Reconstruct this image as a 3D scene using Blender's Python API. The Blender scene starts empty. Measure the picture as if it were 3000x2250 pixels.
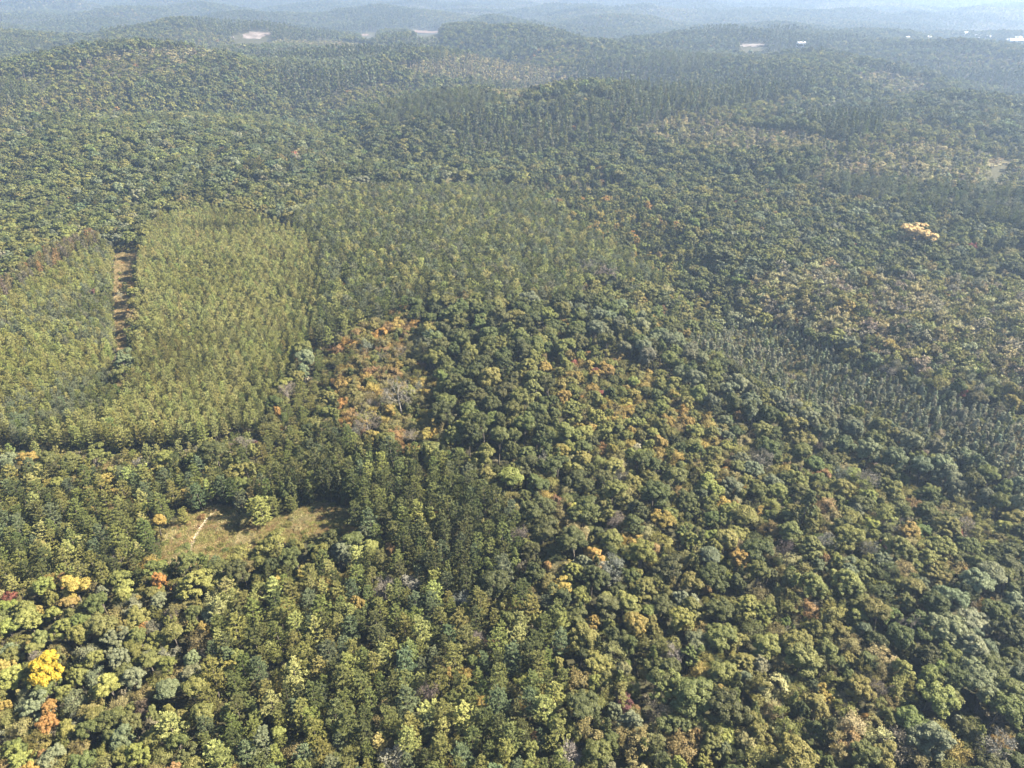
import bpy, math, random
import numpy as np

random.seed(7)
rng = np.random.default_rng(11)
SC = bpy.context.scene
COL = SC.collection
R = math.radians

# ------------------------------------------------------------------ camera, sky, sun, exposure
CAM_Z, PITCH = 140.0, R(30.0)
TANX, TANY = 0.695, 0.52125
cam_d = bpy.data.cameras.new('camera')
cam_d.sensor_width = 36.0
cam_d.lens = 18.0 / TANX
cam_d.clip_start = 1.0
cam_d.clip_end = 40000.0
cam = bpy.data.objects.new('camera', cam_d)
cam.location = (0, 0, CAM_Z)
cam.rotation_euler = (math.pi / 2 - PITCH, 0, 0)
COL.objects.link(cam)
SC.camera = cam

SUN_EL, SUN_AZ = R(41), R(82)           # azimuth clockwise from +y (the view direction)
world = bpy.data.worlds.new('World')
SC.world = world
world.use_nodes = True
wn, wl = world.node_tree.nodes, world.node_tree.links
sky = wn.new('ShaderNodeTexSky')
sky.sky_type = 'NISHITA'
sky.sun_disc = False
sky.sun_elevation = SUN_EL
sky.sun_rotation = SUN_AZ
wn['Background'].inputs['Strength'].default_value = 0.055
wl.new(sky.outputs[0], wn['Background'].inputs[0])
sun_d = bpy.data.lights.new('sun', 'SUN')
sun_d.energy = 5.0
sun_d.angle = R(0.53)
sun_d.color = (1.0, 0.91, 0.765)
sun = bpy.data.objects.new('sun', sun_d)
sun.rotation_euler = (math.pi / 2 - SUN_EL, 0, math.pi - SUN_AZ)
sun.location = (300, 0, 300)
COL.objects.link(sun)
SC.view_settings.view_transform = 'Standard'
SC.view_settings.look = 'None'
SC.view_settings.exposure = 2.45
SC.view_settings.gamma = 1.0
SC.view_settings.use_curve_mapping = False
cy = SC.cycles
cy.max_bounces = 5
cy.diffuse_bounces = 2
cy.glossy_bounces = 1
cy.transmission_bounces = 3
cy.volume_bounces = 0
cy.use_denoising = True
cy.denoising_prefilter = 'FAST'
HAZE_DENSITY = 0.00017

# ------------------------------------------------------------------ terrain
def sstep(a, b, v):
    t = np.clip((v - a) / (b - a), 0, 1)
    return t * t * (3 - 2 * t)

_tr = np.random.default_rng(3)
_waves = []
for wl_, amp, n in ((150, .8, 5), (290, 1.8, 5), (560, 4.2, 5)):
    for k in range(n):
        a = _tr.uniform(0, math.tau)
        _waves.append((math.tau / (wl_ * _tr.uniform(.8, 1.25)) * math.cos(a), math.tau / (wl_ * _tr.uniform(.8, 1.25)) * math.sin(a), _tr.uniform(0, math.tau), amp / math.sqrt(n) * 1.4, wl_))

def gauss(x, y, cx, cy_, sx, sy, h, rot=0.0):
    c, s = math.cos(rot), math.sin(rot)
    u = (x - cx) * c + (y - cy_) * s
    v = -(x - cx) * s + (y - cy_) * c
    return h * np.exp(-(u / sx) ** 2 - (v / sy) ** 2)

def tz(x, y):
    x = np.asarray(x, float); y = np.asarray(y, float)
    d = np.hypot(x, y)
    far = sstep(350, 1100, d)
    z = np.zeros(np.broadcast(x, y).shape)
    for kx, ky, ph, amp, w in _waves:
        g = (.45 + 1.7 * far) if w > 400 else (.7 + 1.3 * far)
        z = z + amp * g * np.sin(kx * x + ky * y + ph)
    hill = sstep(430, 700, d) * (1 - .4 * sstep(1150, 1600, d))
    wx = x + 45 * np.sin(y * .009 + 1.7) + 30 * np.sin(x * .013 - y * .006)
    wy = y + 45 * np.sin(x * .008 + .4) + 25 * np.sin(y * .014 + 2.1)
    z = z + hill * 21 * (np.abs(np.sin(wx * .0068 + wy * .0052 + .6)) - .55)
    z = z + hill * 17 * (np.abs(np.sin(wy * .0078 - wx * .0049 + 2.2)) - .55)
    z = z + gauss(x, y, -150, 395, 90, 70, 6)                   # the plantation's knoll
    z = z + gauss(x, y, 0, 262, 60, 75, 5, .3)                  # autumn ridge
    z = z - gauss(x, y, 95, 335, 135, 30, 12, -1.28)             # ravine right of the ridge
    z = z + gauss(x, y, 170, 720, 420, 110, 11, -.35)           # spur with the columnar trees
    z = z + gauss(x, y, -560, 930, 400, 110, 16, .2)
    z = z + gauss(x, y, 330, 1000, 420, 90, 19, -.25)
    z = z + gauss(x, y, 150, 1400, 800, 150, 10, -.05)          # ridge before the far valley
    z = z + gauss(x, y, -750, 1330, 460, 130, 9, .15)
    z = z - gauss(x, y, 0, 1760, 1500, 130, 12, 0)
    z = z + gauss(x, y, -1150, 2250, 520, 200, 18, .1)          # hills behind the valley
    z = z + gauss(x, y, 120, 2450, 620, 200, 12, 0)
    z = z + gauss(x, y, 1300, 2600, 700, 260, 12, -.1)
    z = z - 24 * sstep(1500, 2300, d) + 26 * sstep(3000, 3900, d) * (.6 + .4 * np.sin(x * .0017 + .5)) + 70 * sstep(4300, 7500, d)
    return z

def project(x, y, z):
    """image position in the photograph's 2212 x 1659 frame"""
    yy, zz = y, z - CAM_Z
    f = yy * math.cos(PITCH) - zz * math.sin(PITCH)
    u = yy * math.sin(PITCH) + zz * math.cos(PITCH)
    return 1106 + 1106 * x / (f * TANX), 829.5 - 829.5 * u / (f * TANY), f

_ts = np.geomspace(60, 9000, 1500)
def at(px, py, h=0.0):
    """the ground under a point of the photograph; h: how far above the ground that point lies"""
    dx, dv = (px - 1106) / 1106 * TANX, (829.5 - py) / 829.5 * TANY
    d = np.array([dx, math.cos(PITCH) + dv * math.sin(PITCH), -math.sin(PITCH) + dv * math.cos(PITCH)])
    X, Y, Z = d[0] * _ts, d[1] * _ts, CAM_Z + d[2] * _ts
    under = np.nonzero(Z - h - tz(X, Y) < 0)[0]
    i = under[0] if len(under) else len(_ts) - 1
    lo, hi = (_ts[i - 1], _ts[i]) if i else (_ts[0], _ts[0])
    for _ in range(12):
        m = (lo + hi) / 2
        if CAM_Z + d[2] * m - h - float(tz(d[0] * m, d[1] * m)) < 0: hi = m
        else: lo = m
    return d[0] * hi, d[1] * hi

def ground_poly(pts, h=0.0):
    return np.array([at(px, py, h) for px, py in pts])

def inside(poly, x, y):
    x = np.asarray(x); y = np.asarray(y)
    res = np.zeros(x.shape, bool)
    n = len(poly)
    for i in range(n):
        x0, y0 = poly[i]; x1, y1 = poly[(i + 1) % n]
        c = ((y0 > y) != (y1 > y)) & (x < (x1 - x0) * (y - y0) / ((y1 - y0) if y1 != y0 else 1e-9) + x0)
        res ^= c
    return res

# ------------------------------------------------------------------ materials
def mat(name):
    m = bpy.data.materials.new(name)
    m.use_nodes = True
    m.node_tree.nodes.clear()
    return m, m.node_tree.nodes, m.node_tree.links

def leaf_material(name, transl=.28, gloss=.015):
    m, n, l = mat(name)
    out = n.new('ShaderNodeOutputMaterial')
    tint = n.new('ShaderNodeAttribute'); tint.attribute_type = 'INSTANCER'; tint.attribute_name = 'tint'
    v = n.new('ShaderNodeAttribute'); v.attribute_type = 'GEOMETRY'; v.attribute_name = 'v'
    hsv = n.new('ShaderNodeHueSaturation')
    mr = n.new('ShaderNodeMapRange')
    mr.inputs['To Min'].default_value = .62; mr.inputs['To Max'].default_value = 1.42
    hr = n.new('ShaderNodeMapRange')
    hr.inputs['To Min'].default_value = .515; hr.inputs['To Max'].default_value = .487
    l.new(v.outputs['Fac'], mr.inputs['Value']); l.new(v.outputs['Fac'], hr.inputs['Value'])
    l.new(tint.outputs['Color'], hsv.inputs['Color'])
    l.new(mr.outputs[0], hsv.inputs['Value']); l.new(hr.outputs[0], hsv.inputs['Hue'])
    d = n.new('ShaderNodeBsdfDiffuse'); t = n.new('ShaderNodeBsdfTranslucent'); g = n.new('ShaderNodeBsdfGlossy')
    g.inputs['Roughness'].default_value = .6
    g.inputs['Color'].default_value = (1, 1, 1, 1)
    l.new(hsv.outputs[0], d.inputs['Color']); l.new(hsv.outputs[0], t.inputs['Color'])
    a = n.new('ShaderNodeMixShader'); a.inputs[0].default_value = transl
    b = n.new('ShaderNodeMixShader'); b.inputs[0].default_value = gloss
    l.new(d.outputs[0], a.inputs[1]); l.new(t.outputs[0], a.inputs[2])
    l.new(a.outputs[0], b.inputs[1]); l.new(g.outputs[0], b.inputs[2])
    l.new(b.outputs[0], out.inputs['Surface'])
    return m

def noise_material(name, stops, scale, detail=6, rough=.9, bump=.0, scale2=None, stops2=None, mixlo=.45, mixhi=.6):
    m, n, l = mat(name)
    out = n.new('ShaderNodeOutputMaterial')
    geo = n.new('ShaderNodeNewGeometry')
    def ramp_of(sc, st, det):
        t = n.new('ShaderNodeTexNoise'); t.inputs['Scale'].default_value = sc; t.inputs['Detail'].default_value = det; t.inputs['Roughness'].default_value = .65
        l.new(geo.outputs['Position'], t.inputs['Vector'])
        r = n.new('ShaderNodeValToRGB')
        el = r.color_ramp.elements
        while len(el) < len(st): el.new(.5)
        for e, (p, c) in zip(el, st): e.position = p; e.color = (*c, 1)
        l.new(t.outputs['Fac'], r.inputs['Fac'])
        return t, r
    t1, r1 = ramp_of(scale, stops, detail)
    colour = r1.outputs[0]
    if scale2:
        t2, r2 = ramp_of(scale, stops2, detail)
        t3 = n.new('ShaderNodeTexNoise'); t3.inputs['Scale'].default_value = scale2; t3.inputs['Detail'].default_value = 4
        l.new(geo.outputs['Position'], t3.inputs['Vector'])
        mr = n.new('ShaderNodeMapRange'); mr.inputs['From Min'].default_value = mixlo; mr.inputs['From Max'].default_value = mixhi
        l.new(t3.outputs['Fac'], mr.inputs['Value'])
        mx = n.new('ShaderNodeMix'); mx.data_type = 'RGBA'
        l.new(mr.outputs[0], mx.inputs[0]); l.new(r1.outputs[0], mx.inputs[6]); l.new(r2.outputs[0], mx.inputs[7])
        colour = mx.outputs[2]
    b = n.new('ShaderNodeBsdfPrincipled')
    b.inputs['Roughness'].default_value = rough
    b.inputs['Specular IOR Level'].default_value = .15
    l.new(colour, b.inputs['Base Color'])
    if bump:
        bp = n.new('ShaderNodeBump'); bp.inputs['Strength'].default_value = bump; bp.inputs['Distance'].default_value = .3
        l.new(t1.outputs['Fac'], bp.inputs['Height']); l.new(bp.outputs[0], b.inputs['Normal'])
    l.new(b.outputs[0], out.inputs['Surface'])
    return m

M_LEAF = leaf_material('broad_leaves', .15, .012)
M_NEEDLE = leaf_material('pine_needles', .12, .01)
M_TWIG = leaf_material('bare_twigs', .0, .0)
M_BARK = noise_material('bark', [(.3, (.05, .04, .03)), (.7, (.16, .14, .115))], 3.0)
M_PALE = noise_material('pale_dead_wood', [(.3, (.15, .135, .115)), (.7, (.27, .25, .22))], 2.0)
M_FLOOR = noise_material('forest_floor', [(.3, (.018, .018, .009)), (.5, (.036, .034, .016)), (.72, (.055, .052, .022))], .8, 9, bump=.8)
M_MEADOW = noise_material('meadow_turf', [(.3, (.14, .145, .045)), (.5, (.215, .20, .07)), (.72, (.30, .26, .11))], .9, 9, bump=.8,
                          scale2=.09, stops2=[(.3, (.16, .12, .06)), (.5, (.23, .17, .08)), (.72, (.29, .22, .11))], mixlo=.47, mixhi=.58)
M_STRIP = noise_material('mown_strip_turf', [(.3, (.12, .11, .045)), (.5, (.165, .145, .065)), (.72, (.21, .18, .09))], .6, 8, bump=.5,
                         scale2=.12, stops2=[(.3, (.15, .115, .065)), (.7, (.22, .17, .10))], mixlo=.48, mixhi=.6)
M_DIRT = noise_material('bare_dirt', [(.3, (.20, .155, .10)), (.5, (.33, .27, .19)), (.7, (.42, .36, .28))], 1.6, 8, bump=.6)
M_FIELD = noise_material('pale_field', [(.35, (.075, .06, .048)), (.5, (.115, .095, .082)), (.65, (.19, .165, .15))], .05, 6)
M_RUST = noise_material('rusty_field', [(.3, (.085, .06, .045)), (.7, (.12, .085, .065))], .05, 6)
M_LOT = noise_material('gravel_lot', [(.3, (.10, .085, .075)), (.7, (.16, .14, .125))], .05, 5)
M_LANE = noise_material('lane_turf', [(.3, (.07, .065, .028)), (.7, (.12, .10, .05))], .2, 6)
M_GRASS = leaf_material('grass_blades', .3, .03)
def plain(name, c, rough=.7):
    m, n, l = mat(name)
    o = n.new('ShaderNodeOutputMaterial'); b = n.new('ShaderNodeBsdfPrincipled')
    b.inputs['Base Color'].default_value = (*c, 1); b.inputs['Roughness'].default_value = rough
    l.new(b.outputs[0], o.inputs['Surface'])
    return m
M_WHITE = plain('white_boards', (.42, .42, .40))
M_ROOF = plain('pale_metal_roof', (.28, .28, .29), .6)
M_ROOF2 = plain('grey_roof', (.35, .34, .34), .6)
M_GLASS = plain('dark_glass', (.03, .04, .05), .1)
M_POST = plain('weathered_post', (.55, .5, .42))

# ------------------------------------------------------------------ mesh helpers
class MB:
    """collects vertices, faces and a per-vertex shade value"""
    def __init__(self): self.v, self.f4, self.f3, self.s, self.n = [], [], [], [], 0
    def quads(self, P):                                 # P: (k, 4, 3), shade s: (k,)
        P, s = P
        k = len(P)
        self.v.append(P.reshape(-1, 3)); self.s.append(np.repeat(s, 4))
        self.f4.append(np.arange(k * 4).reshape(k, 4) + self.n); self.n += k * 4
    def tube(self, pts, rad, sides=5, s=.5):
        pts = np.asarray(pts, float); k = len(pts)
        t = np.gradient(pts, axis=0); t /= np.linalg.norm(t, axis=1)[:, None] + 1e-9
        ref = np.where(np.abs(t[:, 2:3]) > .9, [[1.0, 0, 0]], [[0, 0, 1.0]])
        a = np.cross(t, ref); a /= np.linalg.norm(a, axis=1)[:, None] + 1e-9
        b = np.cross(t, a)
        th = np.arange(sides) / sides * math.tau
        ring = pts[:, None] + np.asarray(rad)[:, None, None] * (a[:, None] * np.cos(th)[None, :, None] + b[:, None] * np.sin(th)[None, :, None])
        self.v.append(ring.reshape(-1, 3)); self.s.append(np.full(k * sides, s))
        i, j = np.meshgrid(np.arange(k - 1), np.arange(sides), indexing='ij')
        j2 = (j + 1) % sides
        self.f4.append((np.stack([i * sides + j, i * sides + j2, (i + 1) * sides + j2, (i + 1) * sides + j], -1).reshape(-1, 4)) + self.n)
        self.n += k * sides
    def mesh(self, name, material):
        me = bpy.data.meshes.new(name)
        V = np.concatenate(self.v); F = np.concatenate(self.f4)
        me.vertices.add(len(V)); me.vertices.foreach_set('co', V.astype(np.float32).ravel())
        me.loops.add(F.size); me.loops.foreach_set('vertex_index', F.astype(np.int32).ravel())
        me.polygons.add(len(F)); me.polygons.foreach_set('loop_start', np.arange(0, F.size, 4, dtype=np.int32))
        at_ = me.attributes.new('v', 'FLOAT', 'POINT')
        at_.data.foreach_set('value', np.clip(np.concatenate(self.s), 0, 1).astype(np.float32))
        me.materials.append(material)
        me.update(); me.validate()
        return me

def unit(a): return a / (np.linalg.norm(a, axis=-1, keepdims=True) + 1e-9)

def leaf_quads(g, C, N, w, h, s, along=None):
    """bent-free little leaf sprays: centre C, normal N, half sizes w, h; along: their long axis"""
    k = len(C)
    N = unit(N)
    A = unit(g.normal(size=(k, 3))) if along is None else unit(along)
    U = unit(np.cross(N, A)); V = np.cross(U, N)
    w = np.broadcast_to(w, k)[:, None]; h = np.broadcast_to(h, k)[:, None]
    j = lambda: 1 + g.uniform(-.35, .35, (k, 1))
    P = np.stack([C - U * w * j() - V * h * .7 * j(), C + U * w * j() - V * h * .5 * j(), C + U * w * .7 * j() + V * h * j(), C - U * w * .8 * j() + V * h * j()], 1)
    return P, s

# ------------------------------------------------------------------ trees
def trunk_mesh(name, g, h, r0, tips, material=M_BARK, top=.6, sides=6):
    mb = MB()
    zt = np.linspace(-.6, h * top, 6)
    lean = np.cumsum(g.normal(0, .10, (6, 2)), axis=0) * np.linspace(0, 1, 6)[:, None]
    core = np.column_stack([lean, zt])
    mb.tube(core, np.linspace(r0 * 1.25, r0 * .45, 6), sides)
    for tip in tips:
        tip = np.asarray(tip)
        z0 = min(h * top * g.uniform(.55, .98), tip[2] - .4)
        k = np.interp(z0, zt, np.arange(6))
        p0 = np.array([np.interp(z0, zt, core[:, 0]), np.interp(z0, zt, core[:, 1]), z0])
        mid = p0 * .45 + tip * .55 + np.array([0, 0, -.08 * np.linalg.norm(tip - p0)])
        mb.tube([p0, mid, tip], [r0 * .45, r0 * .28, r0 * .1], 4)
    return mb.mesh(name, material)

def broadleaf(seed, h, Rc, lobes, clumps, leaves, lsize, vert=.8, base=.34, dens_out=.85, sparse=False, topk=.3):
    """an oak-like crown: limbs carry lobes, lobes carry clumps, clumps carry leaf sprays"""
    g = np.random.default_rng(seed)
    cz = h * (base + (1 - base) * .52); rz = h * (1 - base) * .5
    off = g.normal(0, .16, 2) * Rc; ell = g.uniform(.8, 1.2)
    # lobe centres over the upper ellipsoid
    L = []
    for i in range(lobes):
        if i == 0: d = np.array([g.normal(0, .15), g.normal(0, .15), 1.0])
        else:
            a = i * 2.399 + g.uniform(-.5, .5); e = g.uniform(-.85, .85)
            d = np.array([math.cos(a) * math.sqrt(max(0, 1 - e * e)), math.sin(a) * math.sqrt(max(0, 1 - e * e)), e])
        k = g.uniform(.38, .66) if i % 3 else g.uniform(.1, .4)
        L.append((np.array([d[0] * Rc * k * ell + off[0], d[1] * Rc * k / ell + off[1], cz + (d[2] if i % 3 else abs(d[2]) + .25) * rz * k]), Rc * g.uniform(.26, .58)))
    mb = MB()
    per = max(1, clumps // lobes)
    for c, lr in L:
        lobe_shade = g.uniform(-.13, .13)
        for k in range(per):
            d = unit(g.normal(size=3) + np.array([0, 0, .55]) + unit(c - np.array([0, 0, cz])) * .7)
            cc = c + d * lr * g.uniform(.62, 1.0) * np.array([1, 1, vert])
            cr = lr * g.uniform(.30, .50)
            n = leaves
            dd = unit(g.normal(size=(n, 3)) + d * .75 + np.array([0, 0, .35]))
            rad = cr * (g.uniform(.5, 1.08, (n, 1)) if not sparse else g.uniform(.2, 1.25, (n, 1)))
            P = cc + dd * rad * np.array([1, 1, .85])
            N = dd + g.normal(size=(n, 3)) * .42 + np.array([0, 0, .3])
            s = np.clip(.5 + lobe_shade + g.uniform(-.14, .14) + g.normal(0, .14, n), 0, 1)
            mb.quads(leaf_quads(g, P, N, lsize * g.uniform(.7, 1.3, n), lsize * g.uniform(.7, 1.3, n), s))
    crown = mb.mesh('crown_mesh', M_LEAF)
    trunk = trunk_mesh('trunk_mesh', g, h, .035 * Rc + .1, [c for c, _ in L], top=.62)
    return crown, trunk

def pine(seed, h, Rc, whorls, br, tufts, blades, ln, wd, base=.22, shape=.75, droop=.12):
    """whorls of level branches, each a flat plume of needle tufts"""
    g = np.random.default_rng(seed)
    mb = MB(); tips = []
    for i in range(whorls):
        t = (i + g.uniform(-.25, .25)) / (whorls - 1)
        t = min(max(t, 0), 1)
        z = h * (base + (.97 - base) * t)
        prof = (1 - t ** 1.25) ** shape * .9 + .1
        prof *= (.72 + .28 * min(1, t * 5))
        a0 = g.uniform(0, math.tau)
        for b in range(br):
            a = a0 + b * math.tau / br + g.uniform(-.3, .3)
            Lb = Rc * prof * g.uniform(.5, 1.2)
            up = .28 + .75 * t - droop
            d = np.array([math.cos(a), math.sin(a), up]); d /= np.linalg.norm(d[:2])
            side = np.array([-math.sin(a), math.cos(a), 0])
            bs = g.uniform(-.16, .16)
            nt = max(3, int(tufts * (.35 + .65 * prof)))
            u = np.sqrt(g.uniform(.05, 1, nt)); lat = g.uniform(-1, 1, nt) * .42 * (1.15 - u * .75) * Lb
            C = np.array([0, 0, z]) + d * (u * Lb)[:, None] * np.array([1, 1, 1]) + side * lat[:, None]
            C[:, 2] += .10 * Lb * u ** 2 + g.normal(0, .08, nt)
            # every tuft is a spray of blades pointing out and up
            out = unit(d * 1.0 + side * (lat / (Lb + .01))[:, None] * 1.3 + np.array([0, 0, .35]))
            O = np.repeat(out, blades, 0) + g.normal(0, .5, (nt * blades, 3)); O = unit(O)
            CC = np.repeat(C, blades, 0) + O * ln * .45 + g.normal(0, .07, (nt * blades, 3))
            N = np.array([0, 0, 1.0]) + g.normal(0, .55, (nt * blades, 3))
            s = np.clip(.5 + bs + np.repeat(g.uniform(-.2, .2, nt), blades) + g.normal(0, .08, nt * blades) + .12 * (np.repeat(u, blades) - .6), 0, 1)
            mb.quads(leaf_quads(g, CC, N, wd * g.uniform(.7, 1.3, nt * blades), ln * g.uniform(.7, 1.2, nt * blades), s, O))
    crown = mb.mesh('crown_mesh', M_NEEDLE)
    mt = MB()
    zt = np.linspace(-.6, h * .96, 5)
    mt.tube(np.column_stack([np.zeros(5), np.zeros(5), zt]), np.linspace(.018 * h, .02, 5), 6)
    return crown, mt.mesh('trunk_mesh', M_BARK)

def slender(seed, h, Rc, clumps, leaves, lsize, taper=.9):
    g = np.random.default_rng(seed)
    mb = MB()
    for i in range(clumps):
        t = g.uniform(0, 1)
        z = h * (.16 + .84 * t)
        r = Rc * (1 - .8 * t ** 1.6) * g.uniform(.35, 1.0) * taper
        a = g.uniform(0, math.tau)
        cc = np.array([math.cos(a) * r, math.sin(a) * r, z])
        cr = Rc * g.uniform(.25, .42) * (1.1 - .5 * t)
        d = np.array([math.cos(a), math.sin(a), .5])
        dd = unit(g.normal(size=(leaves, 3)) + d * .6)
        P = cc + dd * cr * g.uniform(.4, 1.1, (leaves, 1)) * np.array([1, 1, 1.15])
        N = dd + g.normal(size=(leaves, 3)) * .55
        s = np.clip(.5 + g.uniform(-.2, .2) + g.normal(0, .13, leaves), 0, 1)
        mb.quads(leaf_quads(g, P, N, lsize, lsize * g.uniform(.8, 1.4, leaves), s))
    mt = MB()
    zt = np.linspace(-.5, h * .9, 4)
    mt.tube(np.column_stack([np.zeros(4), np.zeros(4), zt]), np.linspace(.016 * h, .02, 4), 5)
    return mb.mesh('crown_mesh', M_LEAF), mt.mesh('trunk_mesh', M_BARK)

def branching(g, mb, p, d, L, r, depth, kids, tips, sides=3):
    mid = p + d * L * .5 + g.normal(0, .05 * L, 3)
    e = p + d * L + g.normal(0, .04 * L, 3)
    mb.tube([p, mid, e], [r, r * .75, r * .45], sides, g.uniform(.3, .8))
    if depth == 0:
        tips.append((e, d)); return
    for k in range(kids + (g.random() < .4)):
        f = g.uniform(.45, 1.0)
        q = p * (1 - f) + e * f
        nd = unit(d + g.normal(0, .52, 3) + np.array([0, 0, .12]))
        branching(g, mb, q, nd, L * g.uniform(.55, .78), r * .5, depth - 1, kids, tips)

def bare(seed, h, Rc, depth=3, kids=3, leaf=0):
    """a leafless (or nearly leafless) crown of limbs, branches and twigs"""
    g = np.random.default_rng(seed)
    mt = MB()
    zt = np.linspace(-.6, h * .6, 5)
    lean = np.cumsum(g.normal(0, .12, (5, 2)), axis=0); lean[0] = 0
    mt.tube(np.column_stack([lean, zt]), np.linspace(.022 * h, .010 * h, 5), 6)
    mb = MB(); tips = []
    for i in range(8):
        z = h * g.uniform(.28, .6)
        a = i * 2.4 + g.uniform(-.4, .4)
        p = np.array([np.interp(z, zt, lean[:, 0]), np.interp(z, zt, lean[:, 1]), z])
        d = unit(np.array([math.cos(a) * .75, math.sin(a) * .75, g.uniform(.5, 1.1)]))
        branching(g, mb, p, d, min(Rc * .75, h * .3), .0075 * h, depth, kids, tips)
    # fine twig sprays and the last leaves at the tips
    E = np.array([t[0] for t in tips]); D = np.array([t[1] for t in tips])
    for rep in range(3):
        O = unit(D + g.normal(0, .6, D.shape))
        N = g.normal(size=D.shape)
        mb.quads(leaf_quads(g, E + O * .35, N, .022, .42, g.uniform(.2, .8, len(E)), O))
    if leaf:
        E2 = np.repeat(E, leaf, 0)
        mb.quads(leaf_quads(g, E2 + g.normal(0, .3, E2.shape), g.normal(size=E2.shape) + np.array([0, 0, .5]), .13, .16, g.uniform(.3, 1, len(E2))))
    return mb.mesh('crown_mesh', M_TWIG), mt.mesh('trunk_mesh', M_PALE)

def feathery(seed, h, Rc, limbs, depth, kids, leaves, lsize, spread=.34):
    """a thin crown: forking limbs whose twig ends carry loose leaf sprays"""
    g = np.random.default_rng(seed)
    mt = MB()
    zt = np.linspace(-.6, h * .62, 5)
    lean = np.cumsum(g.normal(0, .2, (5, 2)), axis=0); lean[0] = 0
    mt.tube(np.column_stack([lean, zt]), np.linspace(.016 * h, .007 * h, 5), 5)
    tips = []
    for i in range(limbs):
        z = h * g.uniform(.25, .62)
        a = i * 2.4 + g.uniform(-.5, .5)
        p = np.array([np.interp(z, zt, lean[:, 0]), np.interp(z, zt, lean[:, 1]), z])
        d = unit(np.array([math.cos(a) * .8, math.sin(a) * .8, g.uniform(.25, 1.3)]))
        branching(g, mt, p, d, Rc * g.uniform(.5, .78), .0045 * h, depth, kids, tips)
    E = np.array([t[0] for t in tips]); D = np.array([t[1] for t in tips])
    ctr = np.array([0, 0, h * .55])
    k = leaves
    C = np.repeat(E, k, 0) + g.normal(0, spread, (len(E) * k, 3)) * np.array([1, 1, .7])
    N = unit(C - ctr) * .7 + g.normal(0, .5, C.shape) + np.array([0, 0, .4])
    sh = np.clip(.5 + np.repeat(g.uniform(-.2, .2, len(E)), k) + g.normal(0, .14, len(C)), 0, 1)
    mb = MB()
    mb.quads(leaf_quads(g, C, N, lsize * g.uniform(.7, 1.3, len(C)), lsize * g.uniform(.7, 1.3, len(C)), sh))
    return mb.mesh('crown_mesh', M_LEAF), mt.mesh('trunk_mesh', M_BARK)

def shrub(seed, h, Rc, clumps, leaves, lsize):
    g = np.random.default_rng(seed)
    mb = MB()
    tips = []
    for i in range(clumps):
        a, rr = g.uniform(0, math.tau), Rc * math.sqrt(g.uniform(0, 1)) * .8
        cc = np.array([math.cos(a) * rr, math.sin(a) * rr, h * (.35 + .5 * g.uniform() * (1 - (rr / Rc) ** 2))])
        if i < 4: tips.append(cc)
        dd = unit(g.normal(size=(leaves, 3)) + np.array([0, 0, .5]))
        P = cc + dd * Rc * .32 * g.uniform(.3, 1.2, (leaves, 1))
        P[:, 2] = np.maximum(P[:, 2], .05)
        s = np.clip(.5 + g.uniform(-.2, .2) + g.normal(0, .15, leaves), 0, 1)
        mb.quads(leaf_quads(g, P, dd + g.normal(size=(leaves, 3)) * .6, lsize, lsize, s))
    mt = MB()
    for t in tips: mt.tube([[0, 0, -.2], t * np.array([.5, .5, .6]), t], [.05, .03, .015], 4)
    return mb.mesh('crown_mesh', M_LEAF), mt.mesh('trunk_mesh', M_BARK)

# every kind has variants in three levels of detail; all are built at their unit size and scaled per tree
# kind -> lod -> list of (crown, trunk), with the unit height and crown radius of the variants
KIND = {}
def add(kind, H, Rc, hi, mid, far): KIND[kind] = dict(H=H, R=Rc, lod=[hi, mid, far])
add('broadleaf', 15, 4.5,
    [broadleaf(100 + i, 15, 4.5, [8, 11, 7, 10, 13, 9, 6, 12][i], 90, 150, .135, vert=[.8, .7, .95, .75, .8, .9, .85, .7][i], base=[.2, .26, .14, .22, .24, .18, .2, .26][i]) for i in range(8)],
    [broadleaf(130 + i, 15, 4.5, [8, 11, 7, 10, 9, 12][i], 72, 42, .24, base=.2) for i in range(6)],
    [broadleaf(150 + i, 15, 4.5, [7, 9, 6, 8, 10][i], 40, 22, .42, base=.2) for i in range(5)])
add('feathery', 14, 3.8,
    [feathery(200 + i, 14, 3.8, [11, 14, 9, 12, 16, 10][i], 2, 3, [26, 18, 30, 22, 14, 34][i], .135, [.34, .42, .3, .38, .45, .32][i]) for i in range(6)],
    [feathery(230 + i, 14, 3.8, [10, 13, 8, 11][i], 2, 2, [16, 12, 20, 13][i], .25, .42) for i in range(4)],
    [feathery(250 + i, 14, 3.8, 9, 1, 3, 7, .55, .6) for i in range(3)])
add('pine', 15, 3.9,
    [pine(300 + i, 15, 3.9, [8, 9, 7, 10, 8, 9, 7, 8][i], [5, 6, 5, 5, 6, 5, 6, 5][i], 20, 6, .30, .085, base=[.2, .15, .28, .18, .25, .2, .3, .22][i], shape=[.6, .5, .7, .45, .55, .6, .5, .65][i]) for i in range(8)],
    [pine(330 + i, 15, 3.9, [9, 10, 8, 9, 10][i], 5, 9, 5, .42, .14, base=.25, shape=[.55, .45, .6, .5, .4][i]) for i in range(5)],
    [pine(350 + i, 15, 3.9, 7, 5, 5, 3, .75, .26, base=.3, shape=.5) for i in range(3)])
add('slender', 12, 1.8,
    [slender(400 + i, 12, 1.8, 60, 34, .14) for i in range(4)],
    [slender(430 + i, 12, 1.8, 34, 14, .24) for i in range(4)],
    [slender(450 + i, 12, 1.8, 14, 8, .5) for i in range(3)])
add('bare', 14, 3.6,
    [bare(500 + i, 14, 3.6, 3, 3) for i in range(3)] + [bare(510 + i, 14, 3.6, 3, 3, 2) for i in range(2)],
    [bare(530 + i, 14, 3.6, 2, 3, 2) for i in range(3)],
    [bare(550 + i, 14, 3.6, 1, 3, 2) for i in range(2)])
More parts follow.
